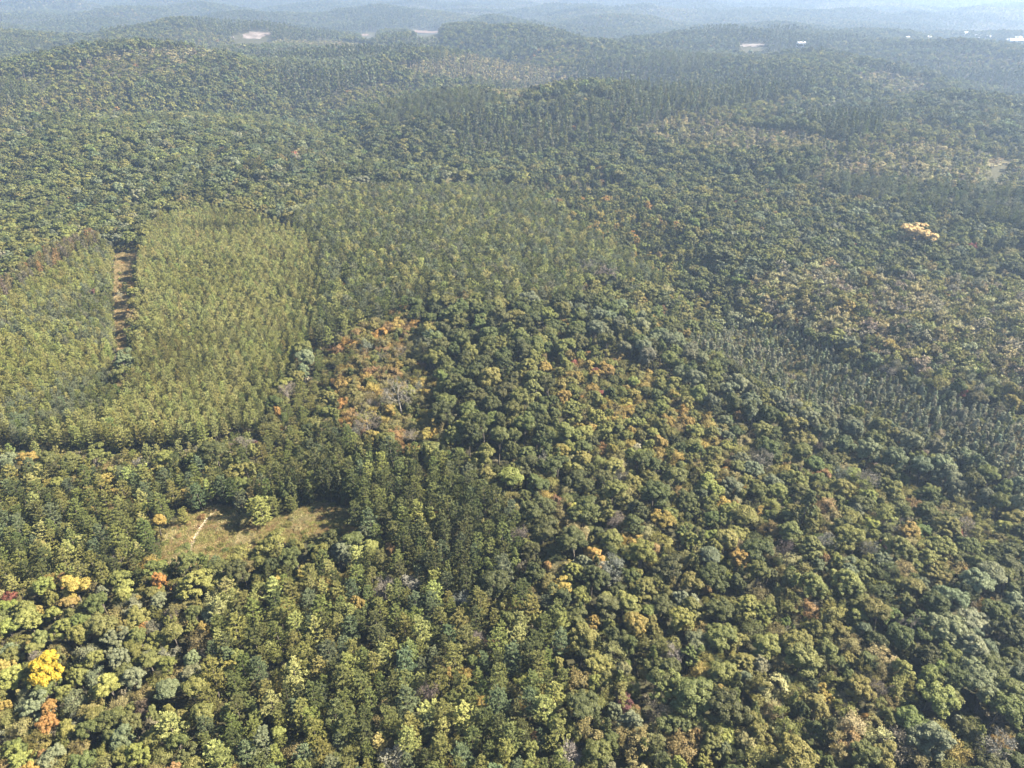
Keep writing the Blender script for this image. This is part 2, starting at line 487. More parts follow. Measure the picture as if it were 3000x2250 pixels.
add('shrub', 2.2, 1.7,
    [shrub(600 + i, 2.2, 1.7, 16, 40, .11) for i in range(4)],
    [shrub(630 + i, 2.2, 1.7, 12, 14, .2) for i in range(3)],
    [shrub(650 + i, 2.2, 1.7, 8, 6, .4) for i in range(2)])

PAL = {  # leaf colours (albedo)
    'dark green': (.055, .061, .018), 'green': (.088, .096, .027), 'grey-green': (.108, .117, .060), 'blue-green': (.076, .092, .042),
    'olive': (.118, .115, .031), 'brown-olive': (.132, .112, .040), 'yellow-green': (.146, .146, .038), 'pale green': (.188, .188, .060),
    'golden': (.20, .150, .040), 'bright yellow': (.33, .235, .028), 'orange': (.245, .140, .040), 'rust': (.180, .112, .044),
    'red': (.20, .075, .050), 'maroon': (.11, .050, .045), 'tan': (.205, .178, .080), 'grey-brown': (.138, .120, .076), 'mauve': (.122, .106, .082),
    'cream': (.27, .25, .165), 'pale yellow': (.27, .215, .082), 'lime': (.160, .165, .036), 'ash grey': (.155, .142, .112), 'silver-green': (.185, .190, .115),
}
P_NAMES = list(PAL)

# ------------------------------------------------------------------ regions of the forest, as ground polygons
# mix: list of (weight, kind, colour mix, radius range, height range); s: spacing factor
def mixc(**k): return [(w, c.replace('_', ' ')) for c, w in k.items()]
OAKS = [(6, 'broadleaf', [(4, 'dark green'), (4, 'green'), (2, 'grey-green'), (3, 'olive')], (2.6, 4.8), (9.5, 14.5)),
        (1.2, 'feathery', [(3, 'olive'), (2, 'brown-olive'), (1, 'grey-green')], (2.6, 4.0), (11, 15)),
        (.25, 'broadleaf', [(2, 'golden'), (2, 'rust'), (1, 'red'), (2, 'yellow-green')], (2.2, 3.8), (9, 13))]
FAR = [(6, 'broadleaf', [(6, 'dark green'), (4, 'green'), (3, 'blue-green'), (2, 'grey-green'), (.8, 'olive')], (3.2, 5.6), (11, 18)),
       (1.2, 'feathery', [(3, 'olive'), (2, 'brown-olive'), (2, 'tan')], (2.6, 4.0), (11, 15)),
       (.9, 'pine', [(3, 'green'), (2, 'dark green')], (2.2, 3.2), (12, 17)),
       (.16, 'broadleaf', [(2, 'golden'), (2, 'rust'), (1, 'red')], (2.2, 3.8), (9, 13))]
MIXED = [(.35, 'broadleaf', [(3, 'dark green'), (2, 'green'), (2, 'olive')], (3.6, 4.9), (10, 12.5)),
         (4, 'broadleaf', [(4, 'dark green'), (3, 'green'), (5, 'olive'), (1.6, 'yellow-green'), (.7, 'golden'), (1, 'grey-green')], (1.6, 3.7), (6, 10.5)),
         (4, 'feathery', [(5, 'olive'), (3, 'brown-olive'), (1.2, 'tan'), (.5, 'golden'), (1, 'dark green'), (.3, 'rust')], (1.7, 3.2), (6, 10)),
         (.8, 'slender', [(3, 'green'), (2, 'dark green'), (1, 'olive')], (1.1, 1.8), (7, 11)),
         (.35, 'bare', [(3, 'ash grey'), (2, 'mauve')], (1.8, 3.0), (8, 12)),
         (.16, 'broadleaf', [(1, 'orange'), (3, 'rust'), (.4, 'red'), (.6, 'maroon')], (1.3, 2.2), (7, 10)),
         (.7, 'shrub', [(2, 'olive'), (2, 'brown-olive'), (1, 'green')], (1.0, 1.8), (1.5, 3.0))]
WHITE_PINE = [(6, 'pine', [(4, 'green'), (4, 'olive'), (2, 'pale green'), (2, 'blue-green'), (2, 'dark green')], (1.6, 3.0), (6.5, 11)),
              (1.2, 'feathery', [(3, 'olive'), (3, 'brown-olive'), (2, 'golden')], (1.4, 2.4), (5, 8)),
              (.5, 'broadleaf', [(2, 'yellow-green'), (2, 'green'), (1, 'golden')], (1.4, 2.6), (6, 9)),
              (1.0, 'shrub', [(3, 'olive'), (2, 'brown-olive'), (1, 'rust')], (1.0, 2.0), (1.5, 3.2)),
              (.12, 'bare', [(1, 'ash grey')], (1.5, 2.5), (6, 9))]
REG = [
    # far woods
    ('tan_woods', [(815, 140), (960, 125), (1090, 130), (1250, 165), (1260, 186), (1100, 182), (950, 166)], [(4, 'slender', [(3, 'tan'), (2, 'grey-brown'), (1, 'grey-green')], (1.6, 2.4), (10, 13)), (1, 'feathery', [(1, 'tan')], (2.2, 3.2), (10, 12))], .8),
    ('column_woods', [(960, 250), (1140, 235), (1290, 225), (1480, 170), (1700, 140), (1760, 190), (1600, 225), (1400, 260), (1250, 320), (1000, 335)], [(4, 'slender', [(3, 'green'), (3, 'grey-green'), (1, 'olive'), (1, 'dark green')], (1.8, 2.8), (14, 21)), (2, 'broadleaf', [(3, 'dark green'), (2, 'green')], (2.6, 4), (12, 16))], .85),
    ('right_pines', [(1640, 370), (1900, 380), (2212, 400), (2400, 430), (2400, 520), (2212, 490), (2000, 450), (1800, 400)], [(5, 'pine', [(3, 'green'), (2, 'grey-green'), (1, 'blue-green')], (2.4, 3.4), (13, 17)), (1, 'broadleaf', [(1, 'dark green')], (3, 4.5), (12, 16))], .85),
    ('tan_slope', [(1600, 640), (1640, 590), (1750, 560), (1900, 590), (2100, 600), (2400, 660), (2400, 900), (1950, 830), (1850, 730), (1700, 700)], [(5, 'feathery', [(4, 'tan'), (4, 'olive'), (2, 'grey-brown'), (1, 'grey-green')], (2.4, 4.0), (10, 15)), (1.3, 'broadleaf', [(2, 'dark green'), (3, 'olive'), (1, 'golden')], (2.2, 3.8), (9, 14)), (.4, 'bare', [(1, 'ash grey'), (1, 'mauve')], (2, 3), (9, 12)), (.25, 'broadleaf', [(1, 'orange'), (1, 'red')], (1.6, 2.6), (8, 10))], .9),
    ('slender_thicket', [(1470, 715), (1600, 690), (1720, 700), (1900, 790), (2212, 895), (2400, 960), (2400, 1100), (2212, 1030), (1960, 950), (1720, 860), (1560, 775)], [(6, 'slender', [(6, 'silver-green'), (3, 'grey-green'), (1, 'green')], (1.1, 1.65), (7, 10.5)), (2.5, 'feathery', [(3, 'olive'), (3, 'brown-olive'), (2, 'grey-brown')], (1.5, 2.6), (6, 9)), (.6, 'shrub', [(2, 'rust'), (2, 'olive')], (1, 1.8), (1.5, 3))], .62),
    ('silver_oaks', [(1170, 655), (1290, 640), (1480, 740), (1620, 840), (1900, 915), (2212, 1045), (2400, 1110), (2400, 1180), (1900, 990), (1650, 905), (1500, 855), (1380, 800)], [(6, 'broadleaf', [(4, 'grey-green'), (3, 'green'), (2, 'dark green'), (1, 'olive')], (2.4, 4.6), (11, 16)), (1, 'feathery', [(1, 'olive')], (2.4, 3.4), (10, 13))], 1.0),
    ('dark_oaks', [(915, 690), (1060, 660), (1170, 680), (1120, 780), (1210, 860), (1170, 970), (1040, 985), (960, 900), (935, 780)], [(6, 'broadleaf', [(5, 'dark green'), (4, 'green'), (1, 'olive')], (2.2, 4.6), (10, 16)), (2, 'feathery', [(2, 'olive'), (1, 'green')], (2.0, 3.4), (8, 13))], .95),
    ('autumn_ridge', [(735, 705), (790, 680), (865, 650), (930, 690), (905, 760), (960, 830), (955, 910), (890, 950), (760, 935), (700, 830)], [(5, 'feathery', [(5, 'brown-olive'), (4, 'golden'), (2.2, 'rust'), (1.5, 'olive'), (.4, 'orange')], (1.9, 3.2), (7, 11)), (1.5, 'slender', [(2, 'dark green'), (2, 'green')], (1.3, 2.0), (7, 10)), (1.2, 'broadleaf', [(2, 'golden'), (2, 'olive'), (1, 'dark green')], (1.8, 3), (7, 10)), (.4, 'bare', [(1, 'ash grey')], (1.8, 2.6), (8, 11))], .9),
    ('gold_slope', [(1150, 745), (1330, 745), (1450, 800), (1520, 880), (1600, 960), (1560, 1020), (1300, 960), (1200, 850)], [(4, 'broadleaf', [(4, 'olive'), (3, 'yellow-green'), (2, 'golden'), (2, 'dark green'), (1, 'green')], (1.6, 3.2), (7, 11)), (2.5, 'feathery', [(3, 'olive'), (2, 'golden'), (1, 'brown-olive')], (1.8, 3), (7, 10)), (.6, 'broadleaf', [(2, 'orange'), (2, 'red'), (1, 'rust')], (1.3, 2.2), (6, 8))], .9),
    ('mid_pines', [(620, 480), (700, 410), (900, 392), (1110, 385), (1230, 470), (1400, 560), (1440, 605), (1260, 590), (1250, 635), (1050, 645), (880, 652), (770, 690), (690, 720), (690, 560)], [(8, 'pine', [(2.5, 'pale green'), (4, 'green'), (3, 'grey-green'), (1, 'dark green')], (2.1, 3.0), (9.5, 12.5)), (.4, 'feathery', [(1, 'brown-olive'), (1, 'olive')], (1.8, 2.6), (8, 11)), (.12, 'broadleaf', [(1, 'rust'), (1, 'orange')], (1.4, 2), (6, 8))], .80),
    ('edge_woods', [(1130, 385), (1300, 350), (1420, 450), (1530, 560), (1440, 600), (1230, 470)], [(3, 'broadleaf', [(3, 'dark green'), (3, 'olive'), (2, 'yellow-green'), (1, 'golden'), (.2, 'orange')], (2, 3.6), (9, 14)), (2, 'slender', [(3, 'green'), (2, 'dark green')], (1.5, 2.2), (9, 13)), (1, 'feathery', [(1, 'brown-olive'), (1, 'rust'), (1, 'olive')], (1.8, 2.8), (7, 10))], .9),
    ('rust_larches', [(-120, 640), (0, 600), (90, 545), (190, 500), (240, 515), (130, 560), (40, 620), (-120, 700)], [(6, 'pine', [(1, 'rust'), (4, 'brown-olive'), (2, 'grey-brown'), (1, 'olive')], (1.5, 2.2), (10, 13)), (.6, 'broadleaf', [(1, 'dark green'), (1, 'olive')], (2, 3.2), (9, 12))], .8),
    ('scrub', [(545, 960), (590, 870), (690, 740), (790, 735), (720, 810), (665, 900), (640, 985), (560, 1010)], [(5, 'shrub', [(3, 'olive'), (3, 'brown-olive'), (1, 'rust'), (2, 'grey-green')], (.9, 1.9), (1.2, 3.0)), (1.0, 'pine', [(2, 'green'), (2, 'olive')], (1.6, 2.6), (5, 9)), (.5, 'feathery', [(1, 'brown-olive'), (1, 'olive')], (1.5, 2.4), (4, 7))], .95),
    ('centre_pines', [(640, 985), (720, 900), (800, 940), (900, 960), (1000, 965), (1100, 1080), (1150, 1200), (1000, 1260), (850, 1160), (750, 1110), (690, 1085), (560, 1090), (520, 1040)], [(6, 'pine', [(4, 'green'), (6, 'dark green'), (.6, 'yellow-green'), (1.5, 'blue-green')], (1.8, 3.0), (8.5, 13)), (2, 'slender', [(3, 'green'), (2, 'dark green'), (1, 'olive')], (1.4, 2.2), (8, 12)), (.5, 'feathery', [(1, 'brown-olive'), (1, 'olive')], (1.6, 2.4), (6, 9))], .85),
    ('left_pines', [(-200, 985), (0, 985), (250, 990), (480, 975), (520, 1060), (430, 1110), (350, 1180), (310, 1230), (0, 1240), (-200, 1260)], WHITE_PINE, .85),
    ('south_pines', [(450, 1240), (620, 1200), (850, 1170), (1000, 1260), (1200, 1240), (1250, 1400), (1230, 1560), (1260, 1800), (430, 1800), (400, 1560), (440, 1400)], WHITE_PINE, .86),
    ('low_left_woods', [(-300, 1250), (0, 1240), (310, 1225), (450, 1330), (430, 1560), (420, 1800), (-300, 1800)], [(4, 'broadleaf', [(5, 'olive'), (3, 'green'), (2, 'yellow-green'), (2, 'grey-green'), (1, 'golden')], (1.7, 3.3), (6.5, 10)), (3, 'feathery', [(4, 'olive'), (3, 'brown-olive'), (2, 'grey-green'), (1, 'grey-brown')], (1.7, 2.9), (6, 9)), (.35, 'broadleaf', [(2, 'golden'), (2, 'orange'), (1, 'rust')], (1.3, 2.4), (6, 9)), (.3, 'bare', [(1, 'mauve'), (1, 'ash grey')], (1.6, 2.6), (7, 10)), (.8, 'shrub', [(2, 'olive'), (1, 'brown-olive')], (1, 1.8), (1.5, 3))], .9),
    ('oak_grove', [(1995, 1300), (2090, 1255), (2212, 1180), (2450, 1180), (2450, 1480), (2212, 1520), (2090, 1530), (2000, 1420)], [(6, 'broadleaf', [(4, 'grey-green'), (4, 'dark green'), (2, 'green')], (3.2, 5.0), (9.5, 13))], .92),
]
PLANT_L = [(-220, 700), (0, 635), (60, 600), (140, 550), (230, 515), (262, 535), (256, 620), (254, 700), (262, 790), (245, 862), (130, 900), (0, 960), (-220, 1000)]
PLANT_R = [(318, 482), (345, 462), (450, 445), (560, 460), (640, 490), (690, 525), (700, 610), (690, 700), (640, 745), (580, 850), (540, 945), (430, 965), (240, 978), (0, 965), (130, 900), (245, 862), (285, 790), (292, 690), (296, 560)]
CLEAR = [(473, 1092), (500, 1100), (530, 1142), (600, 1118), (690, 1088), (750, 1105), (772, 1146), (690, 1164), (620, 1171), (550, 1182), (500, 1200), (460, 1216), (400, 1222), (340, 1215), (348, 1185), (362, 1160), (372, 1135), (400, 1120), (440, 1108)]
STRIP = [(252, 548), (297, 548), (292, 600), (288, 660), (283, 720), (274, 790), (264, 860), (247, 860), (253, 790), (252, 720), (248, 650), (247, 600)]
GAP = [(600, 1275), (690, 1245), (790, 1270), (770, 1320), (690, 1340), (620, 1320)]
GAP2 = [(620, 770), (660, 745), (770, 745), (760, 775), (680, 790)]
EDGE = [(-200, 966), (0, 970), (240, 986), (440, 970), (545, 938), (575, 965), (450, 1003), (240, 1020), (0, 1001), (-200, 999)]
LANE = [(322, 503), (450, 514), (560, 511), (640, 500), (640, 505), (560, 517), (450, 520), (322, 509)]
FIELDS = [('field', [(488, 81), (545, 68), (592, 73), (560, 84)], M_FIELD), ('rusty_field', [(765, 77), (800, 70), (826, 73), (800, 78)], M_RUST), ('rusty_field', [(880, 69), (905, 64), (965, 66), (940, 71)], M_RUST),
          ('gravel_lot', [(1597, 100), (1600, 94.5), (1664, 95), (1650, 99), (1630, 102)], M_LOT), ('lane_meadow', [(2116, 361), (2128, 353), (2180, 347), (2188, 350), (2178, 356), (2150, 360)], M_LANE)]

regions = [(nm, ground_poly(pts, 9.0), mix, s) for nm, pts, mix, s in REG]
plant_l, plant_r = ground_poly(PLANT_L, 8.0), ground_poly(PLANT_R, 8.0)
clear, strip, gap, gap2 = ground_poly(CLEAR), ground_poly(STRIP), ground_poly(GAP), ground_poly(GAP2)
edge, lane = ground_poly(EDGE), ground_poly(LANE)
regions.insert(0, ('opening', gap, [(5, 'shrub', [(4, 'yellow-green'), (3, 'olive'), (2, 'pale green'), (1, 'brown-olive')], (.7, 1.6), (1.0, 2.4)), (.5, 'pine', [(1, 'green'), (1, 'olive')], (1.1, 1.8), (3, 5))], .95))
regions.insert(0, ('opening', gap2, [(5, 'shrub', [(3, 'brown-olive'), (3, 'olive'), (2, 'tan'), (1, 'rust')], (.7, 1.5), (.9, 2.2))], 1.15))
fields = [(nm, ground_poly(p), m) for nm, p, m in FIELDS]

def open_ground(x, y, r=1.5, hh=8.0):
    """true where a tree would stand on open ground (or hide it from the side it is seen from)"""
    x = np.asarray(x, float); y = np.asarray(y, float)
    no = np.zeros(x.shape, bool)
    z = tz(x, y)
    k = (CAM_Z - z) / np.maximum(CAM_Z - z - hh * .75, 5)            # where its crown falls on the ground, seen from the air
    for poly in (clear, strip, edge, lane):
        for ax, ay in ((0, 0), (r, 0), (-r, 0), (0, r), (0, -r)):
            no |= inside(poly, x + ax, y + ay)
        if poly is clear: no |= inside(poly, x * (1 + (k - 1) * .5), y * (1 + (k - 1) * .5)) | inside(poly, x * k, y * k)
    for (nm, poly, _m), (_n, pix, _m2) in zip(fields, FIELDS):
        no |= inside(poly, x, y)
        pix = np.array(pix, float); mid = pix.mean(0); pix = mid + (pix - mid) * np.array([1.0, 1.25])
        far_ = np.hypot(*poly.mean(0))
        for q in (.25, .5, .75, 1.0):
            ux, uy, _f = project(x, y, z + hh * q)
            no |= inside(pix, ux, uy) & (np.hypot(x, y) < far_ + 40) & (np.hypot(x, y) > far_ * .55)
    return no

# ------------------------------------------------------------------ placing trees
T = dict(x=[], y=[], kind=[], col=[], r=[], h=[], hand=[])
def put(x, y, kind, col, r, h, hand=None):
    for k, v in zip(('x', 'y', 'kind', 'col', 'r', 'h', 'hand'), (float(x), float(y), kind, col, float(r), float(h), hand)): T[k].append(v)

HASH = {}
CELL = 5.0
def free(x, y, r, k=.62):
    i, j = int(x // CELL), int(y // CELL)
    for a in (-1, 0, 1, -2, 2):
        for b in (-1, 0, 1, -2, 2):
            for (X, Y, RR) in HASH.get((i + a, j + b), ()):
                if (X - x) ** 2 + (Y - y) ** 2 < (k * (r + RR)) ** 2: return False
    return True
def claim(x, y, r): HASH.setdefault((int(x // CELL), int(y // CELL)), []).append((x, y, r))

# trees that stand out in the photograph: px, py of the crown's middle, radius in px, kind, colour, height factor, short name if others are told from it
HAND = [
    (103, 1443, 47, 'broadleaf', 'bright yellow', 1.0, 'bright yellow tree'), (160, 1264, 36, 'broadleaf', 'golden', 1, None), (217, 1350, 35, 'broadleaf', 'brown-olive', 1, 'orange-brown domed tree'),
    (368, 1265, 12, 'broadleaf', 'orange', 1, 'small bright orange tree'), (93, 1570, 25, 'broadleaf', 'orange', 1, 'orange corner tree'), (263, 1520, 21, 'bare', 'tan', 1, 'pale tan tree'),
    (240, 1555, 12, 'broadleaf', 'golden', 1, None), (167, 1553, 22, 'feathery', 'grey-brown', 1, None), (320, 1420, 22, 'broadleaf', 'blue-green', 1, 'blue-green leafy tree'), (203, 1500, 20, 'broadleaf', 'yellow-green', 1, None),
    (13, 1520, 22, 'broadleaf', 'golden', 1, None), (20, 1360, 30, 'broadleaf', 'yellow-green', 1, None), (23, 1287, 15, 'feathery', 'red', 1, None), (83, 1320, 15, 'broadleaf', 'golden', 1, None), (433, 1420, 15, 'feathery', 'grey-brown', 1, None),
    (517, 1473, 26, 'pine', 'dark green', 1, 'dark shadowed pine'), (373, 1570, 36, 'pine', 'pale green', 1, 'broad pale pine'), (1126, 1470, 18, 'feathery', 'lime', .8, 'lime-yellow tree'), (827, 1293, 12, 'bare', 'ash grey', 1, None),
    (1354, 1517, 18, 'feathery', 'maroon', .9, 'maroon tree'), (1397, 1450, 21, 'broadleaf', 'golden', 1, 'pale gold tree'), (1350, 1453, 22, 'broadleaf', 'tan', 1.25, 'tall tan tree'), (1154, 1587, 15, 'feathery', 'rust', .8, None),
    (850, 1637, 28, 'bare', 'ash grey', .8, 'pale leafless edge tree'), (1057, 1390, 15, 'feathery', 'rust', .8, None), (1030, 1470, 7, 'slender', 'red', .6, None), (1317, 1373, 30, 'broadleaf', 'dark green', 1, None), (1360, 1393, 28, 'broadleaf', 'dark green', 1, None),
    (1257, 1377, 35, 'broadleaf', 'olive', 1, 'big olive tree'), (1314, 1603, 32, 'broadleaf', 'dark green', 1, 'big dark tree'), (860, 1445, 8, 'shrub', 'orange', 1, None), (1217, 1467, 15, 'broadleaf', 'yellow-green', .8, None), (1380, 1527, 14, 'feathery', 'rust', .8, None),
    (1873, 1553, 18, 'broadleaf', 'orange', 1.1, 'orange-red tree'), (1856, 1467, 18, 'bare', 'mauve', 1, 'mauve bare tree'), (1701, 1565, 11, 'broadleaf', 'red', .8, 'small red tree'), (2078, 1557, 18, 'broadleaf', 'cream', .9, 'cream-white tree'),
    (2014, 1607, 56, 'broadleaf', 'grey-green', .95, 'huge rounded oak'), (2008, 1513, 46, 'broadleaf', 'olive', .95, 'big olive-green dome'), (1938, 1607, 36, 'bare', 'mauve', .9, 'wide leafless tree'), (1786, 1337, 20, 'slender', 'green', 1.0, 'bright green cone'),
    (1628, 1537, 18, 'slender', 'dark green', .9, None), (1538, 1617, 34, 'broadleaf', 'green', 1, None), (2138, 1310, 25, 'feathery', 'golden', 1, 'golden-brown tree'), (2005, 1290, 20, 'broadleaf', 'dark green', 1, None), (1831, 1420, 22, 'broadleaf', 'yellow-green', .9, None),
    (1695, 1367, 14, 'bare', 'ash grey', .9, 'pale dead snag'), (1765, 1313, 14, 'bare', 'ash grey', .9, None), (1688, 1543, 14, 'broadleaf', 'orange', .9, None), (1671, 1357, 14, 'feathery', 'mauve', .9, None), (1756, 1490, 18, 'broadleaf', 'blue-green', .9, None), (1820, 1460, 18, 'broadleaf', 'green', 1, None),
    (2038, 1350, 52, 'broadleaf', 'grey-green', 1, None), (2095, 1400, 45, 'broadleaf', 'grey-green', 1, None), (2161, 1370, 50, 'broadleaf', 'dark green', 1, None), (2035, 1450, 32, 'broadleaf', 'green', 1, None), (2130, 1487, 48, 'broadleaf', 'grey-green', 1, None), (2195, 1460, 40, 'broadleaf', 'grey-green', 1, None),
    (2008, 1211, 35, 'broadleaf', 'yellow-green', .9, 'spreading yellow-olive tree'), (1771, 1225, 26, 'broadleaf', 'blue-green', .9, 'round bluish tree'), (1688, 1148, 13, 'broadleaf', 'orange', .9, 'small amber tree'), (1566, 1088, 22, 'broadleaf', 'golden', .9, None), (1675, 1218, 7, 'slender', 'red', .7, None),
    (1878, 1141, 22, 'broadleaf', 'lime', .9, 'lime-green tree'), (1738, 1098, 25, 'slender', 'dark green', 1.0, 'dark cone-shaped tree'), (1708, 1128, 18, 'slender', 'dark green', 1, None), (1511, 1071, 25, 'broadleaf', 'blue-green', 1, None), (1955, 1135, 18, 'bare', 'ash grey', 1, None), (1508, 1158, 15, 'bare', 'mauve', 1, None), (1595, 1255, 22, 'broadleaf', 'dark green', 1, None),
    (921, 895, 10, 'broadleaf', 'red', .9, 'crimson tree'), (797, 911, 27, 'bare', 'ash grey', 1, 'wide grey bare tree'), (1307, 965, 18, 'feathery', 'rust', .9, 'rusty pink tree'), (1381, 971, 16, 'broadleaf', 'cream', .9, 'pale flowery tree'), (1241, 1101, 21, 'broadleaf', 'lime', .9, 'bright lime tree'),
    (1181, 1071, 20, 'feathery', 'golden', 1, None), (1204, 1140, 16, 'broadleaf', 'golden', .9, 'peach-gold tree'), (1151, 1115, 30, 'broadleaf', 'dark green', 1.1, 'big dark cone-topped tree'), (1107, 918, 28, 'broadleaf', 'green', 1, None), (1054, 908, 28, 'broadleaf', 'green', 1, None), (1144, 1178, 25, 'broadleaf', 'olive', 1, None), (1284, 1205, 28, 'broadleaf', 'golden', .9, None),
    (1237, 1238, 25, 'broadleaf', 'yellow-green', 1, None), (1134, 1221, 18, 'feathery', 'grey-brown', .9, None), (967, 1261, 22, 'pine', 'blue-green', 1, 'blue-green pine'), (1301, 1038, 9, 'bare', 'ash grey', .9, None), (1317, 1151, 12, 'bare', 'ash grey', 1, None), (1417, 1115, 17, 'broadleaf', 'golden', .9, None), (941, 1111, 8, 'broadleaf', 'orange', .8, None),
    (527, 1121, 21, 'broadleaf', 'brown-olive', .6, 'lone brownish clearing tree'), (563, 1098, 30, 'pine', 'yellow-green', .8, None), (397, 1111, 14, 'pine', 'yellow-green', .8, None), (467, 1215, 16, 'pine', 'blue-green', .7, None), (313, 1105, 12, 'broadleaf', 'golden', .8, None), (585, 1092, 22, 'pine', 'green', .75, None), (608, 1098, 16, 'broadleaf', 'yellow-green', .6, None), (545, 1092, 20, 'pine', 'olive', .75, None), (628, 1085, 18, 'pine', 'green', .75, None), (598, 1150, 10, 'pine', 'olive', .55, None), (560, 1163, 11, 'feathery', 'brown-olive', .5, None), (486, 1186, 9, 'shrub', 'green', 1, None), (622, 1132, 10, 'shrub', 'yellow-green', 1, None), (655, 1150, 8, 'shrub', 'olive', 1, None), (547, 971, 20, 'broadleaf', 'yellow-green', 1, None), (523, 988, 20, 'pine', 'dark green', 1, None),
    (864, 849, 32, 'bare', 'ash grey', 1.1, 'big pale bare tree'), (877, 665, 15, 'broadleaf', 'orange', .9, 'orange ridge-top tree'), (1234, 715, 14, 'broadleaf', 'red', .9, 'red tree'), (1200, 739, 12, 'feathery', 'red', .9, None), (1264, 575, 24, 'bare', 'mauve', 1, None), (1311, 589, 24, 'bare', 'mauve', 1, None),
    (1327, 412, 28, 'broadleaf', 'olive', 1, None), (1394, 852, 18, 'broadleaf', 'dark green', 1, None), (1194, 572, 8, 'broadleaf', 'red', .8, None), (1981, 503, 40, 'broadleaf', 'pale yellow', 1.25, 'yellow far-slope tree'), (1630, 382, 12, 'feathery', 'maroon', 1, None), (1555, 549, 36, 'broadleaf', 'dark green', 1.1, None),
    (1835, 697, 11, 'broadleaf', 'orange', .9, None), (2061, 719, 12, 'broadleaf', 'red', .9, None), (2128, 635, 12, 'broadleaf', 'orange', .9, None), (153, 434, 12, 'broadleaf', 'red', .9, 'pink-red tree'), (607, 429, 22, 'bare', 'tan', .8, None), (493, 772, 12, 'broadleaf', 'red', .8, None),
    (270, 620, 10, 'pine', 'dark green', .7, 'dark mown-strip pine'), (259, 634, 6, 'bare', 'cream', 1.3, 'white dead strip tree'), (203, 632, 12, 'broadleaf', 'maroon', .8, None), (227, 625, 18, 'broadleaf', 'dark green', .9, None), (1239, 277, 6, 'broadleaf', 'orange', .9, None), (1302, 277, 6, 'broadleaf', 'orange', .9, None), (1510, 235, 8, 'broadleaf', 'red', .9, None),
]
anchors = []
for px, py, pr, kind, col, hf, short in HAND:
    K = KIND[kind]
    x, y = at(px, py, 9.0 if kind != 'shrub' else 1.5)
    f = project(x, y, float(tz(x, y)) + 9)[2]
    r = pr * f * TANX / 1106
    h = min(max(K['H'] * .82 * (r / K['R']) ** .7, 4.5), 15) * hf if kind != 'shrub' else r * 1.3
    if kind == 'slender': h = max(h, r * 3.6)
    x, y = at(px, py, h * .62)
    put(x, y, kind, col, r, h, short or '')
    claim(x, y, r * .82)

def choose(mix, u1, u2):
    tot = sum(m[0] for m in mix); a = u1 * tot
    for m in mix:
        a -= m[0]
        if a <= 0: break
    tot = sum(c[0] for c in m[2]); b = u2 * tot
    for c in m[2]:
        b -= c[0]
        if b <= 0: break
    return m, c[1]

# plantation rows (dense, even pines)
def rows(poly, ang, sx, sy, jit, colf, hr, rr):
    c, s = math.cos(ang), math.sin(ang)
    lo, hi = poly.min(0), poly.max(0); ctr = (lo + hi) / 2; ext = np.hypot(*(hi - lo)) / 2
    g1, g2 = np.meshgrid(np.arange(-ext, ext, sx), np.arange(-ext, ext, sy))
    g1 = g1 + rng.normal(0, jit, g1.shape); g2 = g2 + rng.normal(0, jit * 1.6, g2.shape)
    X, Y = ctr[0] + g1 * c - g2 * s, ctr[1] + g1 * s + g2 * c
    ok = inside(poly, X, Y) & ~open_ground(X, Y, .9, 9.0)
    px, py, f = project(X, Y, tz(X, Y) + 8)
    ok &= (px > -260) & (px < 2450)
    for x, y, qx, qy in zip(X[ok], Y[ok], px[ok], py[ok]):
        if rng.random() < .05 or not free(x, y, .95, .72): continue
        put(x, y, 'pine', colf(x, y), rng.uniform(*rr), rng.uniform(*hr)); claim(x, y, 1.45)
def col_l(x, y):
    t = math.sin(x * .045 + y * .02) + math.sin(y * .06 - x * .03) + rng.normal(0, .7)
    return 'yellow-green' if t > .55 else 'pale green' if t > -.5 else 'grey-green' if t > -1.6 else 'green'
def col_r(x, y):
    t = math.sin(x * .05 - y * .03) + math.sin(y * .05 + x * .06) + rng.normal(0, .7)
    if x > -95 and rng.random() < .3: return 'green'
    return 'yellow-green' if t > 1.2 else 'pale green' if t > -1.3 else 'olive'
rows(plant_l, .16, 3.2, 2.0, .14, col_l, (7, 9), (1.5, 2.0))
rows(plant_r, .10, 3.2, 2.0, .16, col_r, (8, 10.5), (1.5, 1.95))

